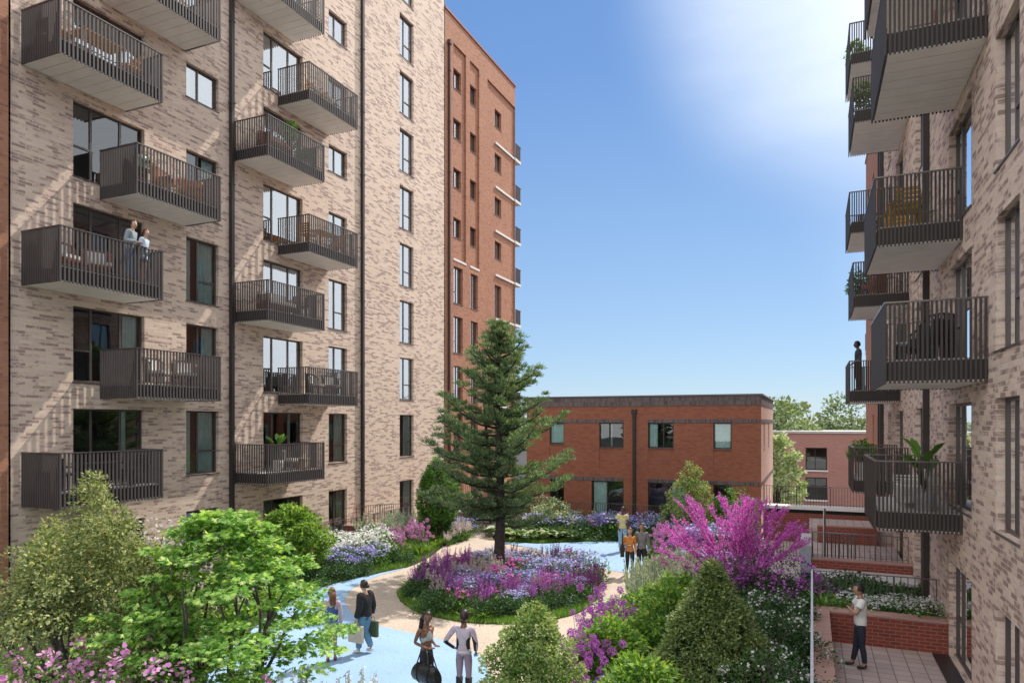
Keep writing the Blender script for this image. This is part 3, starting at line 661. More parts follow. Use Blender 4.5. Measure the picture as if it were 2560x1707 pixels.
# 2 olive shrubby tree bottom left
def bigshrub():
    mb=MB(); ends=[]
    for i in range(5): branchy(mb,Vector((rnd.uniform(-.2,.2),rnd.uniform(-.2,.2),0)),Vector((rnd.uniform(-.5,.5),rnd.uniform(-.5,.5),1)).normalized(),1.3,.07,2,2,.5,ends)
    c1,o1=shell(330,[(.2,1.3),(1.0,1.75),(2.0,1.75),(2.8,1.3),(3.3,.85)],.1,.3,0,.12)
    cs=[c1];os=[o1]
    for dx,dy,z0,z1,r in ((-.1,.25,2.6,4.35,.5),(.55,.1,2.4,3.95,.5),(-1.0,.2,2.2,3.6,.55),(1.2,.3,1.7,3.1,.5),(.1,-.7,2.2,3.5,.5)):
        c,o=shell(75,[(z0,r*.9),((z0+z1)/2,r*.8),(z1-.25,r*.38),(z1,.08)],.15,.3,0,.15); c[:,0]+=dx;c[:,1]+=dy; cs.append(c);os.append(o)
    C=np.concatenate(cs);O=np.concatenate(os)
    A=leaves(C,.2,78,.066,T_LEAF,.5,O,droop=.1); b=rg.choice(len(C),200); B=leaves(C[b]+O[b]*.12,.12,2,.028,T_DISC,.3,O[b])
    tree('shrub_tree',(-10.75,7.6,0),'large olive green bushy tree with tiny orange berries at the bottom left','tree',None,mb,([A],[G_OLIVE]),BARK,extra=('berries',[B],[P_BERRY]))
bigshrub()
# 3 layered lime maple
def maple():
    mb=MB(); ends=[]
    for i in range(7):
        a=i*.9+.3; d=Vector((math.cos(a)*.42,math.sin(a)*.42,1)).normalized(); branchy(mb,Vector((math.cos(a)*.05,math.sin(a)*.05,0)),d,1.25,.055,2,2,.45,ends,.1,6)
    C=[];O=[];Rr=[]
    prof=[(.95,1.0),(1.4,1.75),(2.0,2.0),(2.6,1.75),(3.2,1.2),(3.6,.75),(3.9,.3)]
    zs=[p[0] for p in prof]; rs=[p[1] for p in prof]
    for i in range(215):
        z=rnd.uniform(.95,3.85); R_=np.interp(z,zs,rs); a=rnd.uniform(0,2*PI); r=R_*math.sqrt(rnd.uniform(.12,1))*rnd.uniform(.85,1.12)
        C.append((r*math.cos(a),r*math.sin(a),z-.10*r+rnd.uniform(-.05,.05))); O.append((math.cos(a),math.sin(a),.1)); Rr.append(rnd.uniform(.2,.38))
    C=np.array(C);O=unit(np.array(O));Rr=np.array(Rr)
    A=leaves(C,Rr,74,.085,T_STAR,1.8,O,flat=.13,droop=.1)
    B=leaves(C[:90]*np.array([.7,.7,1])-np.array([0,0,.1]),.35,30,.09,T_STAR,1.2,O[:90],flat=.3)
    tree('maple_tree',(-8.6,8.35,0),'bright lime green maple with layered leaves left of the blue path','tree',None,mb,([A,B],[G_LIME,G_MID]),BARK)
maple()
def shrub(name,loc,label,cat,prof,n,per,size,mat,T=T_LEAF,rad=.15,lob=.15,flowers=None,up=.6,stem=(5,.03),group=None,fill=.25,sq=1,mat2=None):
    c,o=shell(n,prof,.1,fill,0,lob,sq); A=leaves(c,rad,per,size,T,up,o); mats=[mat]; V=[A]
    rr=max(p[1] for p in prof); mb=bushstem(prof[-1][0],rr,stem[0],stem[1])
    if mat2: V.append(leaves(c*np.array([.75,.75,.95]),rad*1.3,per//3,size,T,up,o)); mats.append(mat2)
    ex=None
    if flowers:
        fm,fn,fs,ft=flowers; i=rg.choice(len(c),fn); ex=('flowers',[leaves(c[i]+o[i]*rad*.7,rad*.6,3,fs,ft,.8,o[i])],[fm])
    return tree(name,loc,label,cat,None,mb,(V,mats),BARK,group,ex)
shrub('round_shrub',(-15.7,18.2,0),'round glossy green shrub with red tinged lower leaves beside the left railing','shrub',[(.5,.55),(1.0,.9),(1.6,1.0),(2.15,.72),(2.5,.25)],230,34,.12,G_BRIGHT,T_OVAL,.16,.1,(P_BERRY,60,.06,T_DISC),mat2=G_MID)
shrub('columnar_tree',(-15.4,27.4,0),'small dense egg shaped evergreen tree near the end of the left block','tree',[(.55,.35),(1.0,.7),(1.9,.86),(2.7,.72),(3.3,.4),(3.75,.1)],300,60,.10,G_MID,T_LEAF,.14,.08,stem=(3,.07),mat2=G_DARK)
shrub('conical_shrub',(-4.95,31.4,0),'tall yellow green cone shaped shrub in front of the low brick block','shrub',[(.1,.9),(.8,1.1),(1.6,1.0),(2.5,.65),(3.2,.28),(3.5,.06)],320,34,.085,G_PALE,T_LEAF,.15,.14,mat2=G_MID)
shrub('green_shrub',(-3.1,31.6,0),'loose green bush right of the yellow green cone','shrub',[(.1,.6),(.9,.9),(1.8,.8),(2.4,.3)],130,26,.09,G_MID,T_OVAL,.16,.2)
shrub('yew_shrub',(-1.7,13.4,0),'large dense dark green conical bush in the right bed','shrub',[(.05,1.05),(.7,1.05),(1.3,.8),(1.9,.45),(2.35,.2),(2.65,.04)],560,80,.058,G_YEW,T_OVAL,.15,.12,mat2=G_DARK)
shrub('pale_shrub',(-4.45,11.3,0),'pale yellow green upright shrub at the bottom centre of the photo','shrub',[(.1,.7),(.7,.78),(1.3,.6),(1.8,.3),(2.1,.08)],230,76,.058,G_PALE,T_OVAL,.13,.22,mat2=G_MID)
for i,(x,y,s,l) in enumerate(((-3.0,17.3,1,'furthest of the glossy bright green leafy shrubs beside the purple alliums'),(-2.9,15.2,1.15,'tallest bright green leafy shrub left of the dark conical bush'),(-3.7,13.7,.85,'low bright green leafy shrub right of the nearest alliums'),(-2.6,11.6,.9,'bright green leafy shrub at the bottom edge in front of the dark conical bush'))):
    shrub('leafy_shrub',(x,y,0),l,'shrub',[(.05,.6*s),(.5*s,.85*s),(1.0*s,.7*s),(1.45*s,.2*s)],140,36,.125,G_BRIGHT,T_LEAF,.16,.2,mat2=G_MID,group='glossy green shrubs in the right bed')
for i,(x,y,s,l) in enumerate(((-.75,17.4,1.1,'white flowering shrub nearest the corner of the terrace planter, furthest away'),(-.65,15.0,1.2,'middle white flowering shrub along the terrace railing'),(-.6,12.6,1.15,'white flowering shrub along the terrace railing at the bottom of the photo'),(-.75,10.4,1,'low white flowering shrub beside the railing in the bottom corner'))):
    shrub('daisy_shrub',(x,y,0),l,'shrub',[(.05,.55*s),(.5*s,.72*s),(.9*s,.6*s),(1.2*s,.25*s)],200,26,.07,G_DARK,T_LEAF,.14,.2,(P_WHITE,260,.052,T_DISC),group='white flowering shrubs along the terrace railing')
shrub('magenta_shrub',(-.95,20.6,0),'loose plum coloured flowering bush below the magenta redbud','shrub',[(.1,.9),(.7,1.2),(1.2,1.0),(1.7,.4)],230,12,.07,G_DARK,T_LEAF,.2,.25,(P_PURP,520,.07,T_DISC))
shrub('magenta_shrub',(-2.2,21.2,0),'purple flowering bush at the foot of the magenta redbud','shrub',[(.1,.8),(.6,1.0),(1.1,.8),(1.4,.3)],170,12,.07,G_DARK,T_LEAF,.2,.25,(P_PURP,420,.07,T_DISC))
shrub('cream_shrub',(-11.6,31.7,0),'spreading cream edged shrub before the low brick block, right of the conifer trunk','shrub',[(.3,1.0),(.8,1.5),(1.3,1.1),(1.6,.4)],130,26,.11,G_CREAM,T_OVAL,.2,.3,sq=.6)
shrub('cream_shrub',(-13.6,31.9,0),'small cream green shrub just right of the conifer trunk','shrub',[(.3,.5),(.9,.85),(1.6,.6),(1.9,.2)],90,26,.1,G_PALE,T_OVAL,.2,.3)
shrub('plum_shrub',(-14.4,31.0,0),'dark plum shrub with pink flowers behind the conifer trunk','shrub',[(.2,.7),(.8,.95),(1.5,.9),(2.1,.35)],130,20,.09,leafmat('plum_leaf',[(.03,.012,.02),(.07,.02,.04),(.12,.04,.07)],.2),T_LEAF,.2,.25,(P_MAG,130,.08,T_DISC))
shrub('blush_shrub',(-14.2,11.5,0),'sparse pale blossom shrub behind the olive green tree','shrub',[(.5,.5),(1.5,.8),(2.3,.6),(3.0,.25)],90,8,.08,G_OLIVE,T_LEAF,.22,.3,(P_BLUSH,330,.07,T_DISC),stem=(9,.025))
shrub('blush_shrub',(-14.6,14.2,0),'sparse pale blossom shrub between the maple and the left railing','shrub',[(.5,.5),(1.2,.9),(1.9,.7),(2.5,.25)],80,8,.08,G_OLIVE,T_LEAF,.22,.3,(P_BLUSH,260,.07,T_DISC),stem=(9,.025))
for i,(x,y,s,l) in enumerate(((-8.0,6.2,1.15,'tall pink flowering mallow bush at the bottom edge under the maple'),(-9.25,6.9,1.1,'pink flowering mallow bush at the foot of the olive green tree'),(-9.3,5.6,1.1,'pink flowering mallow bush in the bottom left corner'),(-7.2,7.5,.75,'small pink flowering bush at the bottom edge right of the maple trunk'))):
    shrub('mallow_shrub',(x,y,0),l,'shrub',[(.3,.5*s),(1.0*s,.7*s),(1.5*s,.6*s),(2.0*s,.25*s)],150,14,.07,G_MID,T_LEAF,.18,.25,(P_LILAC,520,.062,T_DISC),group='pink mallow bushes',stem=(8,.02))
# 4 magenta redbud
def redbud():
    mb=MB(); B=[]; 
    def go(p,d,L,r,dep):
        q=p+d*L; mb.tube([p,(p+q)/2+Vector([rnd.uniform(-1,1) for _ in range(3)])*L*.05,q],[r,r*.8,r*.6],5,cap=False)
        n=int(L/.02)
        for i in range(n):
            if dep==4 and i<n*.6: continue
            B.append(p.lerp(q,i/n)+Vector([rnd.gauss(0,.011) for _ in range(3)]))
        if dep==0: return
        for k in range(2):
            e=(d+Vector([rnd.uniform(-1,1)*.36 for _ in range(3)])+Vector((0,0,.1))).normalized(); go(q,e,L*rnd.uniform(.75,.98),r*.62,dep-1)
        if dep>1: go(p.lerp(q,.5),(d+Vector([rnd.uniform(-1,1)*.7 for _ in range(3)])).normalized(),L*.6,r*.5,dep-2)
    for i in range(13):
        a=i*2.4+rnd.uniform(-.2,.2); t=.05+1.6*(i/12); go(Vector((0,0,.25)),Vector((math.cos(a)*t,math.sin(a)*t,1)).normalized(),.77,.035,4)
    mb.tube([(0,0,0),(0,0,.35)],[.09,.08],8)
    C=np.array([tuple(b) for b in B]); print('redbud',len(C)); C=np.repeat(C,2,0)+rg.normal(size=(len(C)*2,3))*.012
    A=orient(C,rdir(len(C)),rdir(len(C)),rg.uniform(.035,.065,len(C)),T_OVAL)
    t=empty('redbud_tree',(-2.0,22.3,0),'magenta blossoming redbud with wide bare branches on the right of the garden','tree')
    mb.build('trunk',simple('redbud_bark',(.16,.05,.11),.8),t,off=(0,0,0)); nmesh('crown',[A],[P_RED],parent=t)
redbud()
# far trees
def fartree(loc,r,h,label,mat,grp,n=150,leaf=.42,zb=1.5):
    c,o=shell(n,[(zb,r*.6),(h*.45,r),(h*.75,r*.8),(h,r*.25)],.12,.3,0,.2); mb=MB(); mb.tube([(0,0,0),(.1,0,h*.4),(0,.1,h*.8)],[r*.09,r*.07,r*.02],7)
    for i in range(6): a=i*1.05; mb.tube([(0,0,h*.35),(math.cos(a)*r*.6,math.sin(a)*r*.6,h*.65)],[r*.04,r*.01],5)
    tree('background_tree',loc,label,'tree',None,mb,([leaves(c,r*.17,42,leaf,T_OVAL,.6,o)],[mat]),BARK,grp)
gt='trees behind the far pink block'
for (x,y,r,h,l) in ((-3.6,84,4.4,11.2,'dense tree directly behind the right corner of the low brick block'),(-2.5,93,4.5,11.2,'leftmost light green tree rising above the far pink roof'),(4.5,96,5.2,11.9,'broad green tree above the middle of the far pink roof'),(10.5,92,4.5,12.3,'green tree above the far pink roof beside the right block'),(17,94,5,12,'green tree at the right end of the far pink roof')): fartree((x,y,-3.6),r,h,l,G_FAR,gt,150,.42)
fartree((-2.35,53,-3.6),1.8,8.0,'cream flowering tree beside the right corner of the low brick block',G_CREAM,None,190,.26)
# ------------------------------------------------------------------ flowers: prototypes then individual copies
def tuft(n,L,w,spread,T=T_BLADE,arch=.6,r0=.08):
    a=rg.uniform(0,2*PI,n); c=np.stack([np.cos(a)*r0*rg.uniform(0,1,n),np.sin(a)*r0*rg.uniform(0,1,n),np.zeros(n)],1)
    d=unit(np.stack([np.cos(a)*spread,np.sin(a)*spread,np.ones(n)],1)+rg.normal(size=(n,3))*.18); l=L*rg.uniform(.6,1.1,n)
    e=c+d*(l*.55)[:,None]; d2=unit(d+np.stack([np.cos(a)*arch,np.sin(a)*arch,-.5*np.ones(n)*arch],1)); f=e+d2*(l*.5)[:,None]
    b=np.stack([-np.sin(a),np.cos(a),np.zeros(n)],1)*w/2
    return np.concatenate([np.stack([c-b*.6,c+b*.6,e+b,e-b],1),np.stack([e-b,e+b,f+b*.15,f-b*.15],1)])
def proto(kind,var):
    rg2=rg
    if kind in('salvia','plume','stock'):
        n={'salvia':15,'plume':20,'stock':9}[kind]; H={'salvia':.72,'plume':.95,'stock':.7}[kind]
        V=[];S=[]
        for i in range(n):
            a=rg.uniform(0,6.28); r=rg.uniform(0,.26); h=H*rg.uniform(.7,1.12); b=np.array([r*math.cos(a)*.6,r*math.sin(a)*.6,0]); t=np.array([r*math.cos(a)*1.5,r*math.sin(a)*1.5,h])
            hh=.42 if kind!='stock' else .35; m=70 if kind!='plume' else 60; s=rg.uniform(1-hh,1,m); c=b+(t-b)*s[:,None]; ta=(1-(s-(1-hh))/hh*.8)
            rr={'salvia':.026,'plume':.03,'stock':.045}[kind]; q=rdir(m); c=c+q*rr*ta[:,None]
            d=q+np.array([0,0,.5]) if kind!='plume' else q*.4+np.array([0,0,1.])
            V.append(orient(c,d,rdir(m),{'salvia':.035,'plume':.07,'stock':.05}[kind]*(.5+ta*.5),T_LEAF if kind!='stock' else T_OVAL))
            w=np.array([.006,0,0]); S.append(np.array([[b-w,b+w,t+w*.5,t-w*.5]]))
        F=tuft(60,.42,.028,.7) if kind!='plume' else tuft(90,.6,.02,.35)
        return F,np.concatenate(V),np.concatenate(S)
    if kind=='allium':
        V=[];S=[]
        for i in range(6):
            a=rg.uniform(0,6.28); r=rg.uniform(.03,.3); h=rg.uniform(.55,.98); t=np.array([r*math.cos(a),r*math.sin(a),h]); b=t*np.array([.5,.5,0]); R_=rg.uniform(.04,.075); m=150; q=rdir(m)
            V.append(orient(t+q*R_*rg.uniform(.5,1,(m,1)),q+rg.normal(size=(m,3))*.4,rdir(m),.024,T_OVAL)); w=np.array([.007,0,0]); S.append(np.array([[b-w,b+w,t+w*.6,t-w*.6]]))
        return tuft(70,.5,.025,.6),np.concatenate(V),np.concatenate(S)
    if kind=='aster':
        m=150; a=rg.uniform(0,6.28,m); r=np.sqrt(rg.uniform(0,1,m))*.38; z=.55-.9*r**2+rg.normal(size=m)*.035
        c=np.stack([r*np.cos(a),r*np.sin(a),z],1); V=orient(c,rdir(m)*np.array([1,1,.2]),np.array([0,0,1.])+rg.normal(size=(m,3))*.35,rg.uniform(.035,.06,m),T_DISC)
        cl,o=shell(26,[(.05,.3),(.25,.36),(.48,.12)],.1,.3); S=None
        return leaves(cl,.12,14,.07,T_LEAF,.5,o),V,None
    if kind=='phlox':
        V=[]
        for i in range(11):
            a=rg.uniform(0,6.28); r=rg.uniform(0,.32); c0=np.array([r*math.cos(a),r*math.sin(a),.5+rg.uniform(-.1,.14)]); m=26; q=rdir(m); q[:,2]=np.abs(q[:,2]); V.append(orient(c0+q*.065*np.array([1,1,.6]),rdir(m)*np.array([1,1,.3]),q+np.array([0,0,.4]),.045,T_DISC))
        cl,o=shell(26,[(.05,.3),(.25,.36),(.45,.2)],.1,.3); return leaves(cl,.12,14,.08,T_LEAF,.5,o),np.concatenate(V),None
    if kind=='hosta':
        n=34; a=rg.uniform(0,6.28,n); rr=rg.uniform(.05,.22,n); c=np.stack([np.cos(a)*rr,np.sin(a)*rr,rg.uniform(.12,.3,n)],1); d=np.stack([np.cos(a),np.sin(a),rg.uniform(-.1,.5,n)],1)
        A=orient(c,d,np.array([0,0,1.])+rg.normal(size=(n,3))*.2,rg.uniform(.2,.32,n),T_OVAL); B=orient(c+np.array([0,0,.004]),d,np.array([0,0,1.])+rg.normal(size=(n,3))*.2,rg.uniform(.14,.22,n),T_OVAL); return A,B,None
    if kind=='fern': return tuft(60,.62,.045,.9,arch=.9),None,None
    if kind=='foliage':
        cl,o=shell(40,[(.03,.32),(.25,.4),(.5,.2)],.1,.3); return leaves(cl,.13,20,.085,T_LEAF,.5,o),None,None
    if kind=='bell':
        V=[];S=[]
        for i in range(6):
            a=rg.uniform(0,6.28); r=rg.uniform(.05,.25); t=np.array([r*math.cos(a),r*math.sin(a),rg.uniform(.75,1.1)]); b=t*np.array([.4,.4,0]); m=16; s=rg.uniform(.55,1,m); c=b+(t-b)*s[:,None]; q=rdir(m)*np.array([1,1,.2]); V.append(orient(c,q+np.array([0,0,-.5]),rdir(m),.065,T_LEAF)); w=np.array([.007,0,0]); S.append(np.array([[b-w,b+w,t+w*.5,t-w*.5]]))
        return tuft(26,.4,.06,1.0),np.concatenate(V),np.concatenate(S)
PC={}
def plant(name,kind,fm,pm,part):
    key=(name,kind)
    if key in PC: return PC[key]
    L=[]
    for v in range(3):
        F,V,S=proto(kind,v); A=[F]; mats=[fm]
        if S is not None: A.append(S); mats.append(STEM)
        o=nmesh(name,A,mats)
        if V is not None: nmesh(part,[V],[pm],parent=o)['kind']='stuff'
        L.append([o,False])
    PC[key]=L; return L
placed=[]
def scatter(name,kind,fm,pm,part,where,n,label,group,cat='flower',s=(.85,1.2),dmin=.3,z=0.0):
    P=plant(name,kind,fm,pm,part); k=0; t=0
    xs=[p[0] for p in where]; ys=[p[1] for p in where]
    while k<n and t<n*60:
        t+=1; x=rnd.uniform(min(xs),max(xs)); y=rnd.uniform(min(ys),max(ys))
        if not inpoly(x,y,where) or any((x-a)**2+(y-b)**2<((dmin+c)/2)**2 for a,b,c in placed): continue
        placed.append((x,y,dmin)); it=P[k%3]
        if not it[1]: o=it[0]; it[1]=True
        else: o=copy_tree(it[0])
        sc=rnd.uniform(s[0]*.82,s[1]*1.06); o.location=(x,y,z); o.rotation_euler=(0,0,rnd.uniform(0,6.28)); o.scale=(sc,sc,sc*rnd.uniform(.9,1.1)); tag(o,label,cat,group); k+=1
    return k
def ell(cx,cy,rx,ry,rot=0,n=20):
    return [(cx+rx*math.cos(a)*math.cos(rot)-ry*math.sin(a)*math.sin(rot),cy+rx*math.cos(a)*math.sin(rot)+ry*math.sin(a)*math.cos(rot)) for a in [2*PI*i/n for i in range(n)]]
IS='round central flower bed'
def isl(poly): return poly
SAL=('salvia_plant','salvia',G_MID,P_PURP,'flower_spikes'); PLUM=('plum_spike_plant','salvia',G_MID,P_PLUM,'flower_spikes')
VIO=('violet_aster','aster',G_MID,P_VIOL,'flowers'); WHI=('white_aster','aster',G_MID,P_WHITE,'flowers'); PHL=('magenta_phlox','phlox',G_BRIGHT,P_MAG,'flowers')
ALL=('allium_plant','allium',G_BRIGHT,P_PURP,'flower_heads'); PAL=('pink_allium_plant','allium',G_BRIGHT,P_LILAC,'flower_heads')
HOS=('hosta_plant','hosta',G_CREAM,G_MID,'leaf_centres'); PLU=('silver_plume_plant','plume',G_PALE,G_GREY,'plumes'); STK=('white_spike_plant','stock',G_MID,P_BLUSH,'flower_spikes')
FOL=('leafy_plant','foliage',G_DARK,None,None); FER=('strap_leaf_plant','fern',G_BRIGHT,None,None); BEL=('white_bell_plant','bell',G_BRIGHT,P_WHITE,'flower_bells')
def sc(p,where,n,look,place,**k):
    return scatter(*p,where,n,f'{look} {place}',f'{look} {place}',**k)
placed.append((-9.95,21.9,.5))
cI=(-9.05,20.6)
def ring(r0,r1,a0,a1,n=14):
    f=lambda r,a:(cI[0]+3.1*r*math.cos(R(a)),cI[1]+4.1*r*math.sin(R(a)))
    return [f(r1,a0+(a1-a0)*i/n) for i in range(n+1)]+[f(r0,a1-(a1-a0)*i/n) for i in range(n+1)]
rb='in the round central bed'
for i in range(1):
    sc(FOL,ring(.8,.95,190,350),16,'dark leafy green plants',rb+' front edge',dmin=.36,s=(.8,1.05))
    sc(SAL,ring(.45,.9,200,350),24,'purple salvia spikes','along the front of the round central bed',dmin=.34,s=(.95,1.25))
    sc(PLUM,ring(.62,.95,-10,35),9,'dark plum flower spikes','on the right rim of the round bed',dmin=.36,s=(1,1.3))
    sc(PLUM,ring(.75,.95,60,120),8,'dark plum flower spikes','on the far rim of the round bed',dmin=.36,s=(.9,1.2))
    sc(SAL,ring(.6,.92,150,200),12,'purple salvia spikes','on the left side of the round bed',dmin=.34,s=(.95,1.2))
    sc(VIO,ring(.2,.92,-60,70),30,'violet blue aster clumps','right of the conifer trunk in the round bed',dmin=.4,s=(1,1.35))
    sc(VIO,ring(.3,.62,215,285),14,'violet blue aster clumps','near the front of the round bed',dmin=.4,s=(1.0,1.3))
    sc(VIO,ring(.4,.9,70,150),16,'violet blue aster clumps','behind the conifer trunk in the round bed',dmin=.4,s=(1,1.2))
    sc(STK,ring(.1,.75,120,235),20,'white flower spikes','left of the conifer trunk in the round bed',dmin=.36,s=(.9,1.2))
    sc(PHL,ring(.05,.88,90,340),24,'magenta phlox heads',rb,dmin=.36,s=(1,1.25))
    sc(PHL,ring(.3,.9,-30,70),10,'magenta phlox heads','right side of the round bed',dmin=.36,s=(1,1.25))
    sc(HOS,ring(.2,.7,180,300),10,'cream edged hosta leaves',rb,dmin=.4,s=(1,1.3))
    sc(FER,ring(.6,.95,190,350),20,'bright strap leaved clumps','at the front rim of the round bed',dmin=.36,s=(.8,1))
    sc(FOL,ring(.0,.95,0,360),60,'dark leafy filler plants','between the flowers of the round bed',dmin=.3,s=(.7,.95))
# left bed
lb='in the left bed beside the blue path'
LBED=[(-18.2,12),(-14.8,12.5),(-14.75,17.5),(-14.7,19),(-14.3,20.5),(-13.95,22.2),(-14.1,24),(-14.7,26),(-15.3,28.8),(-16.1,31.4),(-18.2,31.4)]
def cut(x0,x1,y0,y1): 
    return [(x0,y0),(x1,y0),(x1,y1),(x0,y1)]
placed+= [(-15.7,18.2,1.2),(-15.4,27.4,.5)]
sc(WHI,ell(-16.3,22.4,1.35,1.5),34,'white aster clumps',lb,dmin=.42,s=(1.3,1.75))
sc(VIO,ell(-15.3,20.9,.75,1.2),14,'violet aster clumps',lb,dmin=.38,s=(1.1,1.5))
sc(FOL,ell(-15.1,19.9,.8,1.6),16,'dark leafy plants','on the edge of the left bed',dmin=.36)
sc(PLU,ell(-16.9,25.6,1.0,1.5),16,'silvery plume grasses','in front of the left railing',dmin=.42,s=(1.1,1.5))
sc(PAL,ell(-15.1,24.2,.85,1.5),18,'magenta round allium heads','at the end of the left bed',dmin=.36,s=(1,1.3))
sc(FER,ell(-15.6,26.5,1.1,1.2),12,'bright arching strap leaves','under the egg shaped tree',dmin=.4,s=(1,1.35))
sc(VIO,ell(-15.4,29.4,.9,1.2),12,'violet blue aster clumps','around the egg shaped tree',dmin=.4,s=(1.1,1.4))
sc(STK,ell(-14.7,27.3,.55,1.2),12,'white flower spikes','beside the far end of the gravel path',dmin=.38,s=(1,1.3))
sc(PLU,ell(-16.6,29.8,1.0,1.0),8,'silvery plume grasses','at the far end of the left railing',dmin=.42,s=(1.1,1.5))
sc(FOL,LBED,70,'mixed green leafy plants','in the left bed',dmin=.42,s=(.9,1.3))
sc(FER,ell(-14.9,16.3,.7,2.0),9,'bright arching strap leaves','right of the round glossy shrub',dmin=.42,s=(1,1.4))
# back bed
bb='in the back bed before the low brick block'
placed+=[(-4.95,31.4,1.3),(-11.6,31.7,1.2),(-13.6,31.9,.9),(-14.4,31,.9),(-3.1,31.6,1)]
sc(HOS,[(-13.6,29.2),(-12.0,28.6),(-10.6,29.3),(-9.6,30.0),(-9.8,30.7),(-12.6,30.2),(-13.8,30.3)],20,'white edged hosta clumps','along the edge of the blue plaza',dmin=.42,s=(1.2,1.6))
sc(STK,[(-13.8,30.3),(-12.4,30.2),(-12.2,31.2),(-13.8,31.2)],10,'creamy white flower heads','behind the hosta clumps',dmin=.38,s=(1,1.3))
sc(VIO,[(-12.0,30.5),(-8.8,30.7),(-8.6,32.6),(-12.0,32.0)],26,'violet blue aster clumps',bb,dmin=.42,s=(1.3,1.8))
sc(PAL,[(-11,30.3),(-9.2,30.6),(-9,31.4),(-11,31)],9,'pink round allium heads',bb,dmin=.38,s=(1,1.3))
sc(VIO,[(-8.6,30.9),(-6.4,31.0),(-6.4,32.6),(-8.6,32.6)],16,'tall violet blue aster clumps','behind the man in the yellow shirt',dmin=.42,s=(1.4,1.9))
sc(FOL,[(-13.9,29.2),(-10.2,29.6),(-8.6,30.6),(-5.9,30.6),(-5.9,32.7),(-14,32.7)],60,'mixed green leafy plants',bb,dmin=.42,s=(.9,1.5))
sc(PLU,ell(-6.6,32.0,.55,.5),6,'grey plume grasses','left of the yellow green cone',dmin=.4,s=(1.5,1.8))
# right bed north part
sc(PAL,ell(-5.2,27.9,.65,1.5),16,'pink round allium heads','on the right edge of the blue plaza',dmin=.38,s=(1.1,1.4))
sc(ALL,ell(-4.6,26.8,.7,1.4),14,'purple round allium heads','right of the blue plaza',dmin=.36,s=(1.0,1.2))
sc(VIO,ell(-4.5,29.2,1.0,1.3),18,'violet blue aster clumps','below the yellow green cone',dmin=.42,s=(1.4,1.8))
sc(VIO,ell(-3.6,25.4,.9,.9),14,'violet blue aster clumps','left of the magenta redbud',dmin=.4,s=(1.1,1.4))
sc(FER,ell(-4.8,25.8,.8,.9),8,'bright strap leaved clumps','on the right edge of the blue plaza',dmin=.4,s=(.8,1.1))
sc(FOL,[(-5.6,26.2),(-4,24.6),(-2.3,24.4),(-2.2,30.8),(-5.9,30.8),(-6.0,29)],60,'mixed green leafy plants','behind the magenta redbud',dmin=.42,s=(.9,1.4))
# right bed south part
placed+=[(-1.7,13.4,1.9),(-4.45,11.3,1.2),(-3,17.3,1.1),(-2.9,15.2,1.2),(-3.7,13.7,.9),(-2.6,11.6,1),(-2.35,22.2,.4),(-.95,20.6,1),(-2.2,21.2,.8)]
sc(PLU,[(-4.0,23.4),(-4.9,20.4),(-4.4,19.0),(-3.3,20.6),(-2.8,22.8),(-3.2,23.6)],26,'silver grey plume grasses','along the gravel path below the couple',dmin=.36,s=(.95,1.3))
sc(FER,[(-4.9,20.2),(-5.05,18.8),(-4.4,18.2),(-3.6,19.0),(-4.0,20.2)],10,'yellow green strap leaved clumps','by the gravel path',dmin=.38,s=(.9,1.2))
sc(HOS,ell(-4.7,18.0,.3,.5),3,'large hosta leaves','beside the gravel path',dmin=.42,s=(1.3,1.6))
sc(ALL,[(-5.0,16.4),(-4.2,16.6),(-3.9,15.6),(-3.6,14),(-3.7,11.5),(-4.3,12.4),(-4.6,14.2),(-4.9,15.4)],36,'purple round allium heads','in the right foreground bed',dmin=.28,s=(1,1.3))
sc(VIO,ell(-3.6,12.3,.6,.6),6,'violet blue aster clumps','in the right foreground bed',dmin=.38,s=(.9,1.2))
sc(FER,ell(-3.7,12.6,.8,1.4),9,'yellow green strap leaved clumps','in the right foreground bed',dmin=.36,s=(1,1.25))
sc(FOL,[(-4.9,17.5),(-3.9,19.5),(-2.9,23.4),(-.2,22.5),(-.2,7),(-4,7),(-4.3,11.5),(-4.8,14.5)],120,'mixed green leafy plants','in the right bed',dmin=.42,s=(.9,1.35))
# bottom bed and terrace planter
sheet('small_bed_soil',smooth(ell(-8.1,8.9,1.9,1.15),2),.03,SOIL,'soil of the small bed at the bottom edge')
sheet('shrub_bed_soil',smooth(ell(-4.55,11.0,.75,1.3),2),.03,SOIL,'soil under the pale green shrub')
sc(BEL,[(-8.9,9.3),(-6.9,9.3),(-6.7,9.9),(-8.8,10.0)],11,'slender white bell flower stalks','at the bottom edge of the blue path',dmin=.3,s=(.95,1.15))
sc(FOL,ell(-8.1,8.9,1.7,.95),22,'leafy plants','under the white bell flowers',dmin=.4)
sc(WHI,[(.9,19.0),(2.7,19.0),(2.7,19.65),(.9,19.65)],12,'white daisy clumps','in the near terrace planter',dmin=.36,s=(1,1.2),z=.45)
sc(FER,[(.1,19.1),(.9,19.1),(.9,19.65),(.1,19.65)],4,'broad bright green leaves','in the near terrace planter',dmin=.36,s=(1.0,1.3),z=.45)
m=MB(); m.box(.05,2.84,18.955,19.74,0,.5); o=m.build('planter_soil',SOIL); topmesh(o,(1.4,19.3,0)); tag(o,kind='structure',label='soil filling the near terrace planter')
sc(FOL,[(.1,20),(2.7,20),(2.7,23),(.1,23)],26,'leafy plants','behind the thin terrace railing',dmin=.45,s=(1,1.5))
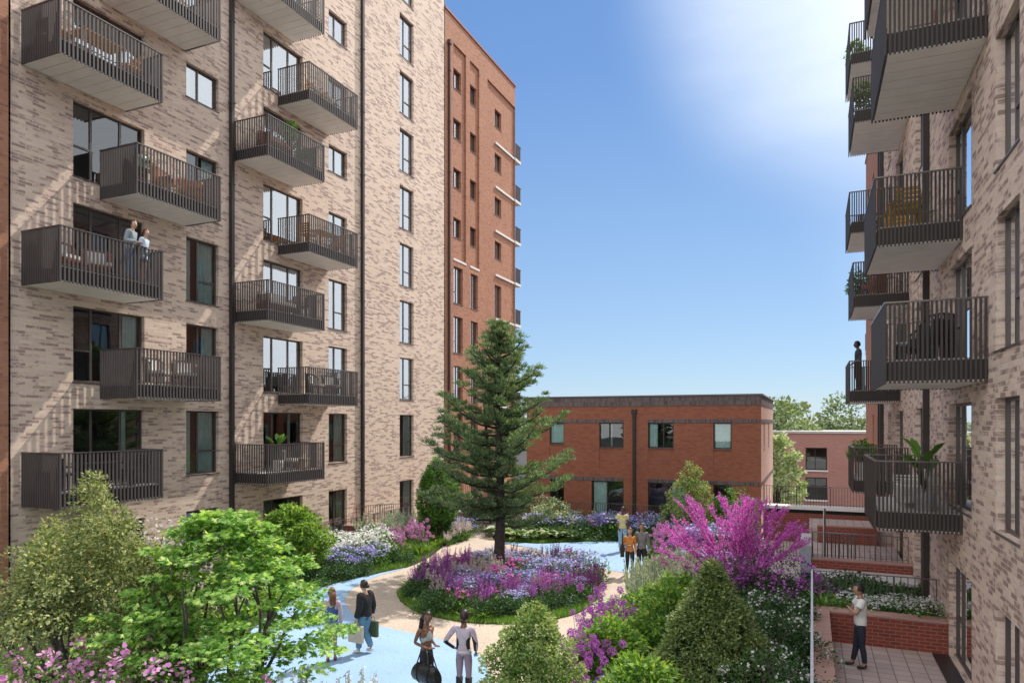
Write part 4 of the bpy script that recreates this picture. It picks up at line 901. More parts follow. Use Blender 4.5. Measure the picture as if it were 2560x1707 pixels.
# grass, uncountable
def grass(name,poly,n,h,mat,label,hole=None,z=0):
    xs=[p[0] for p in poly];ys=[p[1] for p in poly]; pts=[]
    while len(pts)<n:
        x=rnd.uniform(min(xs),max(xs)); y=rnd.uniform(min(ys),max(ys))
        if inpoly(x,y,poly) and not (hole and inpoly(x,y,hole)): pts.append((x,y,z))
    c=np.array(pts); a=rg.uniform(0,6.28,n); d=np.stack([np.cos(a)*.45,np.sin(a)*.45,np.ones(n)],1)+rg.normal(size=(n,3))*.15
    A=orient(c,d,np.stack([np.cos(a),np.sin(a),np.zeros(n)],1)+.01,h*rg.uniform(.5,1.2,n),T_BLADE,.016)
    o=nmesh(name,[A],[mat]); tag(o,label,'grass',kind='stuff'); return o
G_GRASS=leafmat('grass_blade',[(.04,.10,.015),(.09,.18,.03),(.17,.27,.06)],.3)
grass('grass',islp,26000,.16,G_GRASS,'green grass fringe around the round central bed',[(cI[0]+(x-cI[0])*.86,cI[1]+(y-cI[1])*.88) for x,y in islp])
grass('grass',[(-16,12),(-14.0,12.6),(-14.2,15.6),(-14.5,17.4),(-14.5,18.9),(-14.15,20.3),(-13.65,22.0),(-13.8,23.8),(-14.5,26),(-15.2,28.9),(-16,31.4),(-17.5,31.4),(-16.5,25),(-15.6,19)],20000,.15,G_GRASS,'short grass between the left bed and the path')
grass('grass',[(-13.3,29),(-12.6,28.2),(-11.9,28.5),(-11,28.55),(-10.2,29.2),(-9,30),(-7.8,30.5),(-6.7,30.2),(-6.1,29.2),(-5.8,27.6),(-5.6,26.3),(-5.1,25.5),(-4.4,24.4),(-3.6,24.0),(-3,25),(-4.6,27),(-5,30.4),(-7.7,31.6),(-10,30.6),(-12,29.8)],16000,.16,G_GRASS,'grass edge around the far blue plaza')
grass('grass',[(-3.8,23.8),(-4.95,20.5),(-5.25,18.8),(-5.2,17.3),(-5.05,15.6),(-4.8,14.3),(-4.5,13.4),(-4.1,11.0),(-3.2,11),(-3.6,16),(-4.0,19),(-2.6,23.2)],18000,.24,G_GRASS,'long grass along the right edge of the gravel path')
# bits of fallen leaf litter and pebbles scattered on the paths
def litter(name,polys,n,size,mat,label):
    pts=[]
    while len(pts)<n:
        P_=polys[rnd.randrange(len(polys))]; xs=[q[0] for q in P_];ys=[q[1] for q in P_]; x=rnd.uniform(min(xs),max(xs));y=rnd.uniform(min(ys),max(ys))
        if inpoly(x,y,P_) and not inpoly(x,y,islp): pts.append((x,y,.022))
    c=np.array(pts); nn=np.tile([[0,0,1.]],(n,1))+rg.normal(size=(n,3))*.12
    o=nmesh(name,[orient(c,rdir(n)*np.array([1,1,.05]),nn,size*rg.uniform(.5,1.3,n),T_LEAF)],[mat]); tag(o,label,'fallen leaves',kind='stuff')
litter('fallen_leaves',[gravp,blueRp],900,.05,leafmat('dry_leaf',[(.10,.06,.02),(.22,.14,.05),(.12,.15,.03)],.1),'scattered dry leaves and petals on the gravel path')
litter('fallen_petals',[blueLp,gravp],420,.045,P_LILAC,'scattered pink petals on the blue path')
# ------------------------------------------------------------------ people
def skinmesh(name,verts,edges,rad,mat,parent,sub=1,extra=None):
    me=bpy.data.meshes.new(name); me.from_pydata([tuple(v) for v in verts],edges,[])
    o=bpy.data.objects.new('tmp',me); COL.objects.link(o)
    md=o.modifiers.new('s','SKIN'); md.use_smooth_shade=True; md.branch_smoothing=.4
    for i,d in enumerate(me.skin_vertices[0].data): d.radius=(rad[i],rad[i]); d.use_root=(i==0)
    m2=o.modifiers.new('u','SUBSURF'); m2.levels=sub; m2.render_levels=sub
    dg=bpy.context.evaluated_depsgraph_get(); nm=bpy.data.meshes.new_from_object(o.evaluated_get(dg)); bpy.data.objects.remove(o)
    if extra:
        bm=bmesh.new(); bm.from_mesh(nm); bm.from_mesh(extra); bm.to_mesh(nm); bm.free()
    nm.name=name; nm.materials.clear(); nm.materials.append(mat)
    for p in nm.polygons: p.use_smooth=True
    r=bpy.data.objects.new(name,nm); COL.objects.link(r); r.parent=parent; return r
def headmesh(c,yaw,tilt=0):
    """egg shaped head with jaw, brow, nose, lips and ears; faces +Y before the turn"""
    bm=bmesh.new(); bmesh.ops.create_uvsphere(bm,u_segments=20,v_segments=16,radius=1)
    for v in bm.verts:
        x,y,z=v.co; w=1-.30*max(0,-z)**1.3; X=x*.076*w; Y=y*.094*(1-.14*max(0,-z)) + (.012 if y>0 and z<0 else 0)*abs(z); Z=z*.118
        f=max(0,y)
        if f>.75 and abs(x)<.22 and -.35<z<.12: Y+=.020*(1-abs(x)/.22)*(1-abs(z+.18)/.32 if abs(z+.18)<.32 else 0)
        if f>.8 and abs(z-.12)<.12 and .15<abs(x)<.5: Y-=.007
        if f>.7 and abs(z+.5)<.1 and abs(x)<.3: Y+=.005
        v.co=(X,Y,Z)
    for s in (-1,1):
        r=bmesh.ops.create_uvsphere(bm,u_segments=8,v_segments=6,radius=1)
        for v in r['verts']: v.co=Vector((v.co.x*.010+s*.076,v.co.y*.018-.006,v.co.z*.030-.005))
    M=Matrix.Translation(c)@Matrix.Scale(1.08,4)@Matrix.Rotation(yaw,4,'Z')@Matrix.Rotation(tilt,4,'X'); bm.transform(M)
    me=bpy.data.meshes.new('h'); bm.to_mesh(me); bm.free(); return me,M
SKINS={'light':simple('skin_light',(.58,.36,.27),.5,0,.04,8),'mid':simple('skin_mid',(.38,.21,.14),.5,0,.04,8),'dark':simple('skin_dark',(.12,.055,.035),.45,0,.05,8),'brown':simple('skin_brown',(.20,.10,.065),.45,0,.05,8)}
EYE=simple('eye_dark',(.02,.015,.012),.3); LIP=simple('lip',(.30,.10,.09),.5)
_cl={}
def cloth(n,c,r=.8):
    if n not in _cl: _cl[n]=simple(n,c,r,0,.12,9,.15)
    return _cl[n]
def person(loc,rz,h,label,skin,pose,top,bottom,shoes,hair,lean=(0,0),yaw=0,group=None,fat=1.0,cat='person'):
    """pose: positions in metres in the body frame (x right, y forward) for a 1.75 m body"""
    s=h/1.75; t=empty('person',loc,label,cat,group,rz); t.scale=(s,s,s)
    P=dict(pel=(0,0,.94),wai=(0,.0,1.08),che=(0,0,1.28),nek=(0,-.005,1.47),hea=(0,.02,1.555),
        hL=(-.085,0,.90),hR=(.085,0,.90),kL=(-.095,.02,.50),kR=(.095,.02,.50),aL=(-.10,-.02,.085),aR=(.10,-.02,.085),
        sL=(-.165,-.01,1.435),sR=(.165,-.01,1.435),eL=(-.22,-.03,1.13),eR=(.22,-.03,1.13),wL=(-.22,.06,.88),wR=(.22,.06,.88))
    P.update(pose); P={k:Vector(v) for k,v in P.items()}
    for k in ('wai','che','nek','hea','sL','sR'):
        if k not in pose: f=(P[k].z-.94)/.6; P[k]+=Vector((lean[0]*f,lean[1]*f,0))
    V=[];E=[];Rd=[]
    def add(p,r,par=None):
        V.append(Vector(p)); Rd.append(r)
        if par is not None: E.append((par,len(V)-1))
        return len(V)-1
    pel=add(P['pel'],.115*fat); wai=add(P['wai'],.098*fat,pel); che=add(P['che'],.118*fat,wai); tr=add(P['che'].lerp(P['nek'],.6),.095,che); nek=add(P['nek'],.062,tr); add(P['hea'],.055,nek)
    for q in 'LR':
        hip=add(P['h'+q],.082*fat,pel); m=add(P['h'+q].lerp(P['k'+q],.45),.074*fat,hip); kn=add(P['k'+q],.052,m); ca=add(P['k'+q].lerp(P['a'+q],.35)+Vector((0,-.012,0)),.05,kn); an=add(P['a'+q],.032,ca)
        ft=P.get('t'+q,P['a'+q]+Vector((0,.15,-.055))); 
        add(P['a'+q]+Vector((0,-.03,-.045)),.03,an); mid=add(P['a'+q].lerp(ft,.55)+Vector((0,0,-.02)),.032,an); add(ft,.026,mid)
        sh=add(P['s'+q],.056*fat,che); um=add(P['s'+q].lerp(P['e'+q],.5),.045,sh); el=add(P['e'+q],.036,um); fm_=add(P['e'+q].lerp(P['w'+q],.35),.034,el); wr=add(P['w'+q],.022,fm_)
        fd=(P['w'+q]-P['e'+q]).normalized(); hd=P.get('d'+q,fd); hd=Vector(hd).normalized(); side=hd.cross(Vector((0,0,1))); side=side.normalized() if side.length>.2 else Vector((0,1,0))
        pa=add(P['w'+q]+hd*.055,.024,wr)
        for i,(o,l) in enumerate(((-.030,.055),(-.011,.066),(.009,.062),(.027,.05))):
            k1=add(P['w'+q]+hd*.095+side*o,.0105,pa); k2=add(P['w'+q]+hd*(.095+l*.5)+side*o*1.1+Vector((0,.006,-.004)),.009,k1); add(P['w'+q]+hd*(.095+l*.85)+side*o*1.1+Vector((0,.018,-.012)),.0075,k2)
        th=add(P['w'+q]+hd*.05+side*.038,.0105,pa); add(P['w'+q]+hd*.085+side*.052+Vector((0,.01,0)),.009,th)
    hc=P['hea']+Vector((0,.014,.082)); hm,HM=headmesh(hc,yaw)
    body=skinmesh('body',V,E,Rd,SKINS[skin],t,2,hm)
    f=MB()
    for x in (-.028,.028): f.ball((x,.083,.010),(.011,.008,.006),5)
    f.xf(HM).build('eyes',EYE,body,off=(0,0,0)); f=MB(); f.ball((0,.087,-.056),(.022,.008,.006),5); f.xf(HM).build('mouth',LIP,body,off=(0,0,0))
    segs=[('torso','pel','wai'),('torso2','wai','che'),('torso3','che','nek'),('neck','nek','hea')]
    for q in 'LR': segs+=[('thigh','h'+q,'k'+q),('shank','k'+q,'a'+q),('uarm','s'+q,'e'+q),('farm','e'+q,'w'+q),('clav','che','s'+q),('hip','pel','h'+q)]
    for q in 'LR': P['x'+q]=P['w'+q]+(P['w'+q]-P['e'+q]).normalized()*.16; segs.append(('hand','w'+q,'x'+q)); P['f'+q]=P['a'+q]+Vector((0,.12,-.06)); segs.append(('foot','a'+q,'f'+q))
    wt={'torso':.11,'torso2':.115,'torso3':.10,'neck':.05,'thigh':.075,'shank':.045,'uarm':.045,'farm':.032,'clav':.07,'hip':.09,'hand':.03,'foot':.03}
    src=body.data; cls=[]
    for v in src.vertices:
        best=None
        for nm_,a_,b_ in segs:
            A=P[a_];Bv=P[b_];d=Bv-A;u=(v.co-A).dot(d)/d.length_squared; uc=min(1,max(0,u)); dist=(v.co-(A+d*uc)).length-wt[nm_]
            if v.co.z>P['nek'].z+.03: nm2,uc='head',1
            else: nm2=nm_
            if best is None or dist<best[0]: best=(dist,nm2,uc)
        cls.append(best[1:])
    def garment(name,test,off,mat,minz=None,maxz=None):
        bm=bmesh.new(); bm.from_mesh(src); bm.verts.ensure_lookup_table()
        keep=[bool(test(*cls[v.index],v.co)) for v in bm.verts]
        nrm=[v.normal.copy() for v in bm.verts]
        for v in bm.verts: v.co=v.co+nrm[v.index]*(off if not callable(off) else off(*cls[v.index],v.co))
        bmesh.ops.delete(bm,geom=[v for v in bm.verts if not keep[v.index]],context='VERTS')
        if not bm.faces: bm.free(); return
        bmesh.ops.smooth_vert(bm,verts=[v for v in bm.verts if v.is_boundary],factor=.5,use_axis_x=True,use_axis_y=True,use_axis_z=True)
        bmesh.ops.smooth_vert(bm,verts=[v for v in bm.verts if v.is_boundary],factor=.5,use_axis_x=True,use_axis_y=True,use_axis_z=True)
        me=bpy.data.meshes.new(name); bm.to_mesh(me); bm.free(); me.materials.clear(); me.materials.append(mat)
        for p in me.polygons: p.use_smooth=True; p.material_index=0
        o=bpy.data.objects.new(name,me); COL.objects.link(o); o.parent=t; return o
    kind,tc,puff=top; b=puff; tm=cloth('cloth_'+kind+str(tc),tc)
    def ttest(n,u,co):
        if kind=='bra': return (n=='torso2' and u>.3) or (n=='torso3' and u<.62) or (n=='clav' and u<.5 and co.z<1.41)
        if n in('torso','torso2','clav'): return True
        if n=='hip' : return co.z>P['pel'].z-.05
        if n=='torso3': return u<.93
        if n=='uarm': return kind in('shirt','jacket') or (kind=='tee' and u<.62)
        if n=='farm': return kind in('shirt','jacket') and u<.93
        return False
    def toff(n,u,co):
        o=.014+b*(1.0 if n in('uarm','farm','clav','torso','torso2','hip') else .35)
        if n in('torso','hip'): o+=.006
        if kind=='tee' and n=='uarm': o+=.012*u
        return o
    garment({'tee':'t_shirt','shirt':'shirt','jacket':'jacket','vest':'vest','bra':'sports_top'}[kind],ttest,toff,tm)
    bk,bc,loose=bottom; bm_=cloth('cloth_'+bk+str(bc),bc)
    def btest(n,u,co):
        if n=='torso': return u<.75
        if n=='hip': return True
        if n=='thigh': return u<.42 if bk=='shorts' else True
        if n=='shank': return {'trousers':u<.9,'capri':u<.45}.get(bk,False)
        return False
    garment({'trousers':'trousers','shorts':'shorts','capri':'leggings','dress':'dress'}[bk],btest,lambda n,u,co:.008+loose*(1 if n in('thigh','shank') else .25),bm_)
    sm=cloth('shoe_'+str(shoes),shoes,.5)
    for q in 'LR':
        a=P['a'+q]; ft=P.get('t'+q,a+Vector((0,.15,-.055))); skinmesh('shoe',[a+Vector((0,0,.035)),a+Vector((0,-.02,-.035)),a.lerp(ft,.55)+Vector((0,0,-.012)),ft+Vector((0,.01,.004))],[(0,1),(1,2),(2,3)],[.042,.042,.042,.034],sm,t,1)
    # hair
    hk,hcx=hair; H=MB(); hm2=cloth('hair_'+str(hcx),hcx,.45); n=16
    prof=[]; 
    for i in range(10):
        z=-.35+1.35*i/9; z=min(z,1); prof.append((math.sqrt(max(0,1-z*z)),z))
    for i in range(9):
        for k_ in range(n):
            a0,a1=2*PI*k_/n,2*PI*(k_+1)/n; am=(a0+a1)/2; fy=math.sin(am); z=(prof[i][1]+prof[i+1][1])/2
            if fy>.25 and z<.42+.15*fy: continue
            if hk=='short' and z<-.25 and fy>-.4: continue
            H.face([(math.cos(a)*r*.086,math.sin(a)*r*.104-.006,z_*.13+.004) for a,(r,z_) in ((a0,prof[i]),(a1,prof[i]),(a1,prof[i+1]),(a0,prof[i+1]))],smooth=True)
    if hk=='bun': H.ball((0,-.115,-.01),(.045,.042,.045),7)
    if hk=='topbun': H.ball((0,-.06,.13),(.045,.045,.04),7)
    if hk=='lowbun': H.ball((0,-.11,-.06),(.04,.04,.045),7); 
    if hk=='long': H.tube([(0,-.07,.02),(0,-.10,-.08),(0,-.11,-.22),(0,-.10,-.34)],[.075,.08,.07,.03],9)
    if hk=='pony': H.ball((.03,-.10,.06),(.035,.035,.035),6); H.tube([(.04,-.11,.06),(.10,-.14,-.06),(.13,-.12,-.26),(.12,-.10,-.46)],[.035,.048,.045,.018],8)
    H.xf(HM).build('hair',hm2,body,off=(0,0,0),weld=True)
    t['_d']=0; del t['_d']
    return t,P,s
def held(name,mb,mat,t,label,cat,pos,rz=None):
    o=mb.build(name,mat); w=Matrix.Translation(t.location)@Matrix.Rotation(t.rotation_euler.z,4,'Z')@Matrix.Scale(t.scale.x,4)
    o.location=w@Vector(pos); o.rotation_euler=(0,0,t.rotation_euler.z if rz is None else rz); return tag(o,label,cat)
# heading helper: rz such that the body faces world direction (dx,dy)
def hd(dx,dy): return math.atan2(dy,dx)-PI/2
BLK=cloth('black_leather',(.018,.015,.017),.35)
# woman in the black jacket with shopping bags, walking left
t,P,s=person((-9.43,13.36,.012),hd(-1,.1),1.66,'woman in a black jacket and blue jeans carrying two shopping bags on the blue path','light',
  dict(kL=(-.09,.10,.50),aL=(-.09,.12,.085),kR=(.09,.08,.50),aR=(.09,-.14,.11),eL=(-.24,-.04,1.13),wL=(-.25,.04,.90),eR=(.24,-.05,1.13),wR=(.25,.0,.90)),
  ('jacket',(.014,.013,.014),.035),('trousers',(.13,.27,.40),.028),(.72,.70,.64),('bun',(.02,.013,.01)))
m=MB(); m.box(-.03,.05,-.2,.2,-.38,0); 
for y in (-.08,.08): m.bar((.01,y,0),(.01,y*.5,.12),.008)
held('shopping_bag',m,cloth('kraft_paper',(.50,.43,.33)),t,'beige paper shopping bag in the left hand of the woman in the black jacket','bag',(-.26,.06,.72))
m=MB(); m.box(-.04,.04,-.14,.14,-.36,0)
for y in (-.06,.06): m.bar((0,y,0),(0,y*.5,.12),.008)
held('shopping_bag',m,cloth('green_paper',(.06,.09,.04)),t,'dark green shopping bag in the right hand of the woman in the black jacket','bag',(.26,-.03,.72))
# woman at the left in pink sleeves and white shorts
t,P,s=person((-9.78,12.6,.012),hd(-.5,.85),1.62,'woman with brown hair, blue top and white shorts half behind the maple','mid',
  dict(kL=(-.08,-.02,.50),aL=(-.08,-.06,.085),kR=(.08,.05,.50),aR=(.08,.03,.085),eL=(-.2,.12,1.2),wL=(-.1,.28,1.3)),
  ('shirt',(.50,.36,.42),.0),('shorts',(.75,.75,.74),.02),(.24,.07,.035),('long',(.16,.06,.03)),yaw=.4)
m=MB(); m.lathe([(.150,-.24),(.155,-.1),(.152,.05),(.125,.14)],(0,0,1.2),18,0,1,.95); m.build('vest',cloth('blue_vest',(.06,.11,.26)),t,off=(0,0,0))
# woman in sports top with a large black bag
t,P,s=person((-6.76,11.57,.012),hd(.96,-.3),1.68,'woman with a long ponytail in a silver sports top holding a duffel bag','brown',
  dict(eL=(-.2,-.1,1.16),wL=(-.12,.14,1.08),eR=(.2,-.12,1.16),wR=(.12,.16,1.08),kR=(.09,.06,.5),aR=(.10,.02,.085),dL=(.4,.9,.2),dR=(-.4,.9,.2)),
  ('bra',(.42,.44,.47),.0),('capri',(.02,.022,.032),.0),(.6,.6,.62),('pony',(.012,.01,.01)),yaw=-.75)
m=MB(); pr=[(-.33,.11),(-.27,.15),(-.1,.165),(.1,.165),(.27,.15),(.33,.11)]
rings=[]
for y,r in pr:
    rings.append([(math.cos(a)*r*.75,y*(1+.12*(-math.sin(a))),math.sin(a)*r*1.15) for a in np.linspace(0,2*PI,15)[:-1]])
for i in range(5):
    for k_ in range(14): m.face([rings[i][k_],rings[i][(k_+1)%14],rings[i+1][(k_+1)%14],rings[i+1][k_]],smooth=True)
m.face(rings[0]); m.face(rings[-1][::-1])
for x in (-.1,.1): m.tube([(x,-.18,.12),(x*.6,-.10,.38),(0,0,.47),(x*.6,.10,.38),(x,.18,.12)],.012,6)
for i in(-1,1): m.tube([(math.cos(a)*.128,i*.14,math.sin(a)*.195) for a in np.linspace(0,2*PI,17)],.009,5)
o=held('duffel_bag',m,BLK,t,'large black leather duffel bag hanging from the woman in the silver sports top','bag',(.16,.17,.60))
# woman in lavender sportswear from behind
t,P,s=person((-6.1,11.85,.012),hd(-.15,1),1.70,'woman seen from behind in a lavender sports suit, hand on hip','brown',
  dict(eL=(-.37,-.06,1.15),wL=(-.17,-.0,1.0),dL=(.8,.3,-.3),eR=(.24,.02,1.14),wR=(.2,.14,.93)),
  ('shirt',(.50,.42,.52),.0),('trousers',(.27,.21,.28),.0),(.03,.03,.035),('lowbun',(.03,.013,.02)))
m=MB(); m.lathe([(.146,0),(.146,.05)],(0,0,.955),16,0,1,1); m.build('waistband',cloth('pale_band',(.62,.56,.64)),t,off=(0,0,0))
m=MB()
for q,sg in (('L',-1),('R',1)):
    m.tube([P['s'+q].lerp(P['e'+q],.55)+Vector((-sg*.012,-.022,0)),P['e'+q]+Vector((-sg*.012,-.028,0)),P['e'+q].lerp(P['w'+q],.85)+Vector((-sg*.004,-.016,0))],[.035,.040,.030],9); m.tube([(sg*.10,-.045,1.33),(sg*.088,-.05,1.2),(sg*.10,-.045,1.03)],[.035,.05,.045],9)
m.build('side_panel',cloth('black_panel',(.015,.013,.016)),t,off=(0,0,0))
m=MB()
for x in(-1,1): m.tube([P['k'+('L' if x<0 else 'R')]+Vector((0,-.006,-.05)),P['a'+('L' if x<0 else 'R')]+Vector((0,0,.04))],[.072,.056],10)
m.build('boot',cloth('black_panel',(.015,.013,.016)),t,off=(0,0,0))
# couple walking
t,P,s=person((-5.76,23.65,.012),hd(.25,-1),1.66,'woman in an orange top and black trousers beside the taller man','light',
  dict(kL=(-.09,.12,.51),aL=(-.09,.20,.085),kR=(.09,.03,.5),aR=(.11,-.26,.14),eL=(-.2,-.05,1.16),wL=(-.2,.1,.95),eR=(.23,-.05,1.16),wR=(.08,.17,1.13),dR=(-.6,.6,.3)),
  ('shirt',(.55,.22,.05),.0),('trousers',(.018,.018,.022),.005),(.5,.5,.5),('short',(.16,.035,.03)))
m=MB(); m.box(-.07,.07,-.17,.17,-.2,.2); m.tube([(-.01,.08,.2),(-.02,.05,.5),(-.03,-.02,.62),(0,-.1,.5),(0,-.12,.2)],.014,5)
held('shoulder_bag',m,BLK,t,'black shoulder bag of the woman in the orange top','bag',(.27,-.05,.92))
person((-5.42,23.95,.012),hd(.2,-1),1.80,'man in a grey jumper and red trainers walking with the woman in orange','mid',
  dict(kR=(.09,.10,.51),aR=(.09,.16,.085),kL=(-.09,.02,.5),aL=(-.1,-.22,.13),wR=(.2,.14,.9),wL=(-.24,.0,.88)),
  ('shirt',(.17,.175,.18),.008),('trousers',(.014,.014,.016),.012),(.62,.09,.05),('short',(.015,.012,.01)))
person((-7.15,28.1,.012),hd(.35,-1),1.82,'man in a yellow T-shirt and pale blue jeans standing on the far blue plaza','dark',
  dict(kR=(.09,.06,.5),aR=(.1,.04,.085),wR=(.17,.16,.95),eR=(.26,-.05,1.15)),
  ('tee',(.72,.60,.28),.012),('trousers',(.30,.45,.56),.022),(.35,.25,.2),('short',(.02,.015,.015)))
# man on the right terrace, arms crossed
person((.96,16.8,.012),hd(-1,-.12),1.80,'man in a white T-shirt and dark jeans standing on the near terrace','mid',
  dict(eL=(-.25,.12,1.18),wL=(.05,.21,1.22),dL=(1,-.05,.15),eR=(.25,.12,1.18),wR=(-.05,.19,1.16),dR=(-1,-.05,.15),kR=(.09,.06,.5),aR=(.11,.13,.085),kL=(-.09,-.01,.5),aL=(-.1,-.07,.085)),
  ('tee',(.66,.68,.68),.014),('trousers',(.016,.02,.04),.008),(.015,.014,.015),('short',(.012,.01,.01)))
# couple on the left balcony
zb=Fl(3)-.03
person((-18.62,14.55,zb),hd(1,.45),1.80,'dark haired man in a grey shirt on the third floor balcony beside a woman','light',dict(wR=(.14,.25,1.1),wL=(-.05,.25,1.1)),('shirt',(.28,.32,.36),.01),('trousers',(.10,.18,.34),.01),(.1,.08,.08),('short',(.03,.02,.015)),lean=(0,.06),yaw=-.5)
person((-18.62,14.98,zb),hd(1,.45),1.64,'brown haired woman in pale blue on the third floor balcony beside a man','light',dict(wR=(.1,.25,1.1),wL=(-.1,.27,1.12)),('shirt',(.50,.60,.70),.012),('shorts',(.50,.60,.70),.05),(.4,.25,.18),('long',(.09,.03,.02)),lean=(0,.06),yaw=-.4)
person((1.56,28.6,Fl(2)-.03),hd(-1,-.1),1.82,'man in a navy polo shirt standing on a far right balcony','dark',dict(wL=(-.18,.16,.98),wR=(.2,.16,.98)),('tee',(.035,.05,.08),.01),('trousers',(.05,.03,.025),.012),(.03,.02,.02),('short',(.012,.01,.01)))
# ------------------------------------------------------------------ balcony furniture and pots
WOOD=simple('warm_wood',(.50,.25,.09),.55,0,.25,7); DWOOD=simple('red_brown_wood',(.22,.07,.04),.5,0,.25,7); RATT=simple('rattan',(.16,.11,.085),.7,0,.3,40,.5); CUSH=simple('white_cushion',(.70,.68,.64),.9,0,.05,5); BLKM=simple('black_metal',(.02,.02,.022),.4); BLUSHC=simple('rust_cushion',(.42,.17,.11),.9); YEL=simple('mustard_fabric',(.55,.33,.06),.8); GREYP=simple('grey_planter',(.55,.56,.58),.5)
def put(t,loc,rz): t.location=loc; t.rotation_euler=(0,0,rz); return t
def chair(loc,rz,label,frame,seat,kind='slat',group=None):
    t=empty('garden_chair',loc,label,'chair',group,rz)
    for x in (-.24,.24):
        for y in (-.24,.24):
            m=MB(); m.bar((x,y,0),(x*.95,y*.92,.42 if y>0 else .9),.035); m.build('leg',frame,t,off=(0,0,0))
    m=MB(); m.box(-.26,.26,-.24,.27,.42,.47); m.build('seat',seat,t,off=(0,0,0))
    m=MB()
    if kind=='slat':
        for i in range(4): m.box(-.24,.24,-.262,-.238,.52+i*.1,.59+i*.1)
    else: m.box(-.25,.25,-.24,-.14,.48,.9)
    m.build('backrest',seat if kind!='slat' else frame,t,off=(0,0,0))
    for x in (-.27,.24): m=MB(); m.box(x,x+.035,-.24,.24,.63,.66); m.build('armrest',frame,t,off=(0,0,0))
    return t
def armchair(loc,rz,label,frame,cush,group=None):
    t=empty('rattan_armchair',loc,label,'armchair',group,rz)
    m=MB(); pts=[(-.34,-.02),(-.36,-.2),(-.25,-.33),(0,-.38),(.25,-.33),(.36,-.2),(.34,-.02)]
    for (x0,y0),(x1,y1) in zip(pts,pts[1:]):
        for i in range(6):
            a=i/6; x=x0+(x1-x0)*a;y=y0+(y1-y0)*a; h=.88 if y<-.25 else .88-(y+.25)*.9; m.bar((x,y,.08),(x*1.06,y*1.08,h),.016)
        m.bar((x0*1.06,y0*1.08,.88 if y0<-.25 else .88-(y0+.25)*.9),(x1*1.06,y1*1.08,.88 if y1<-.25 else .88-(y1+.25)*.9),.035)
    m.build('woven_shell',frame,t,off=(0,0,0)); m=MB(); m.box(-.3,.3,-.3,.28,.3,.36); m.build('seat',frame,t,off=(0,0,0))
    m=MB(); m.box(-.27,.27,-.25,.27,.361,.46); m.build('cushion',cush,t,off=(0,0,0)); m=MB(); m.box(-.24,.24,-.29,-.2,.47,.8); m.build('cushion',cush,t,off=(0,0,0))
    for x in (-.28,.28):
        for y in (-.27,.25): m=MB(); m.bar((x,y,0),(x,y,.3),.03); m.build('leg',frame,t,off=(0,0,0))
    return t
def table(loc,rz,label,top,leg,w=1.1,d=.65,h=.73,group=None):
    t=empty('garden_table',loc,label,'table',group,rz); m=MB(); n=7
    for i in range(n): m.box(-w/2,w/2,-d/2+i*d/n+.004,-d/2+(i+1)*d/n-.004,h-.03,h)
    m.build('tabletop',top,t,off=(0,0,0))
    for x in (-1,1):
        for y in (-1,1): m=MB(); m.bar((x*(w/2-.05),y*(d/2-.05),0),(x*(w/2-.06),y*(d/2-.06),h-.032),.045); m.build('leg',leg,t,off=(0,0,0))
    return t
def sofa(loc,rz,label,frame,cush,w=1.5):
    t=empty('garden_sofa',loc,label,'sofa',None,rz); m=MB(); m.box(-w/2,w/2,-.35,.35,.12,.28); m.build('base',frame,t,off=(0,0,0))
    for x in (-w/2,w/2-.06):
        m=MB()
        for i in range(5): m.box(x,x+.06,-.35,.35,.3+i*.07,.34+i*.07)
        m.build('armrest',frame,t,off=(0,0,0))
    m=MB()
    for i in range(6): m.box(-w/2+.061,w/2-.061,-.35,-.32,.3+i*.08,.35+i*.08)
    m.build('backrest',frame,t,off=(0,0,0))
    for i in range(2): m=MB(); m.box(-w/2+.07+i*(w/2-.06),-w/2+.06+(i+1)*(w/2-.07),-.3,.34,.282,.43); m.build('cushion',cush,t,off=(0,0,0)); m=MB(); m.box(-w/2+.09+i*(w/2-.08),-w/2+.04+(i+1)*(w/2-.07),-.31,-.18,.44,.78); m.build('cushion',cush,t,off=(0,0,0))
    for x in (-1,1):
        for y in (-1,1): m=MB(); m.box(x*(w/2-.08)-.03,x*(w/2-.08)+.03,y*.3-.03,y*.3+.03,0,.12); m.build('leg',frame,t,off=(0,0,0))
    return t
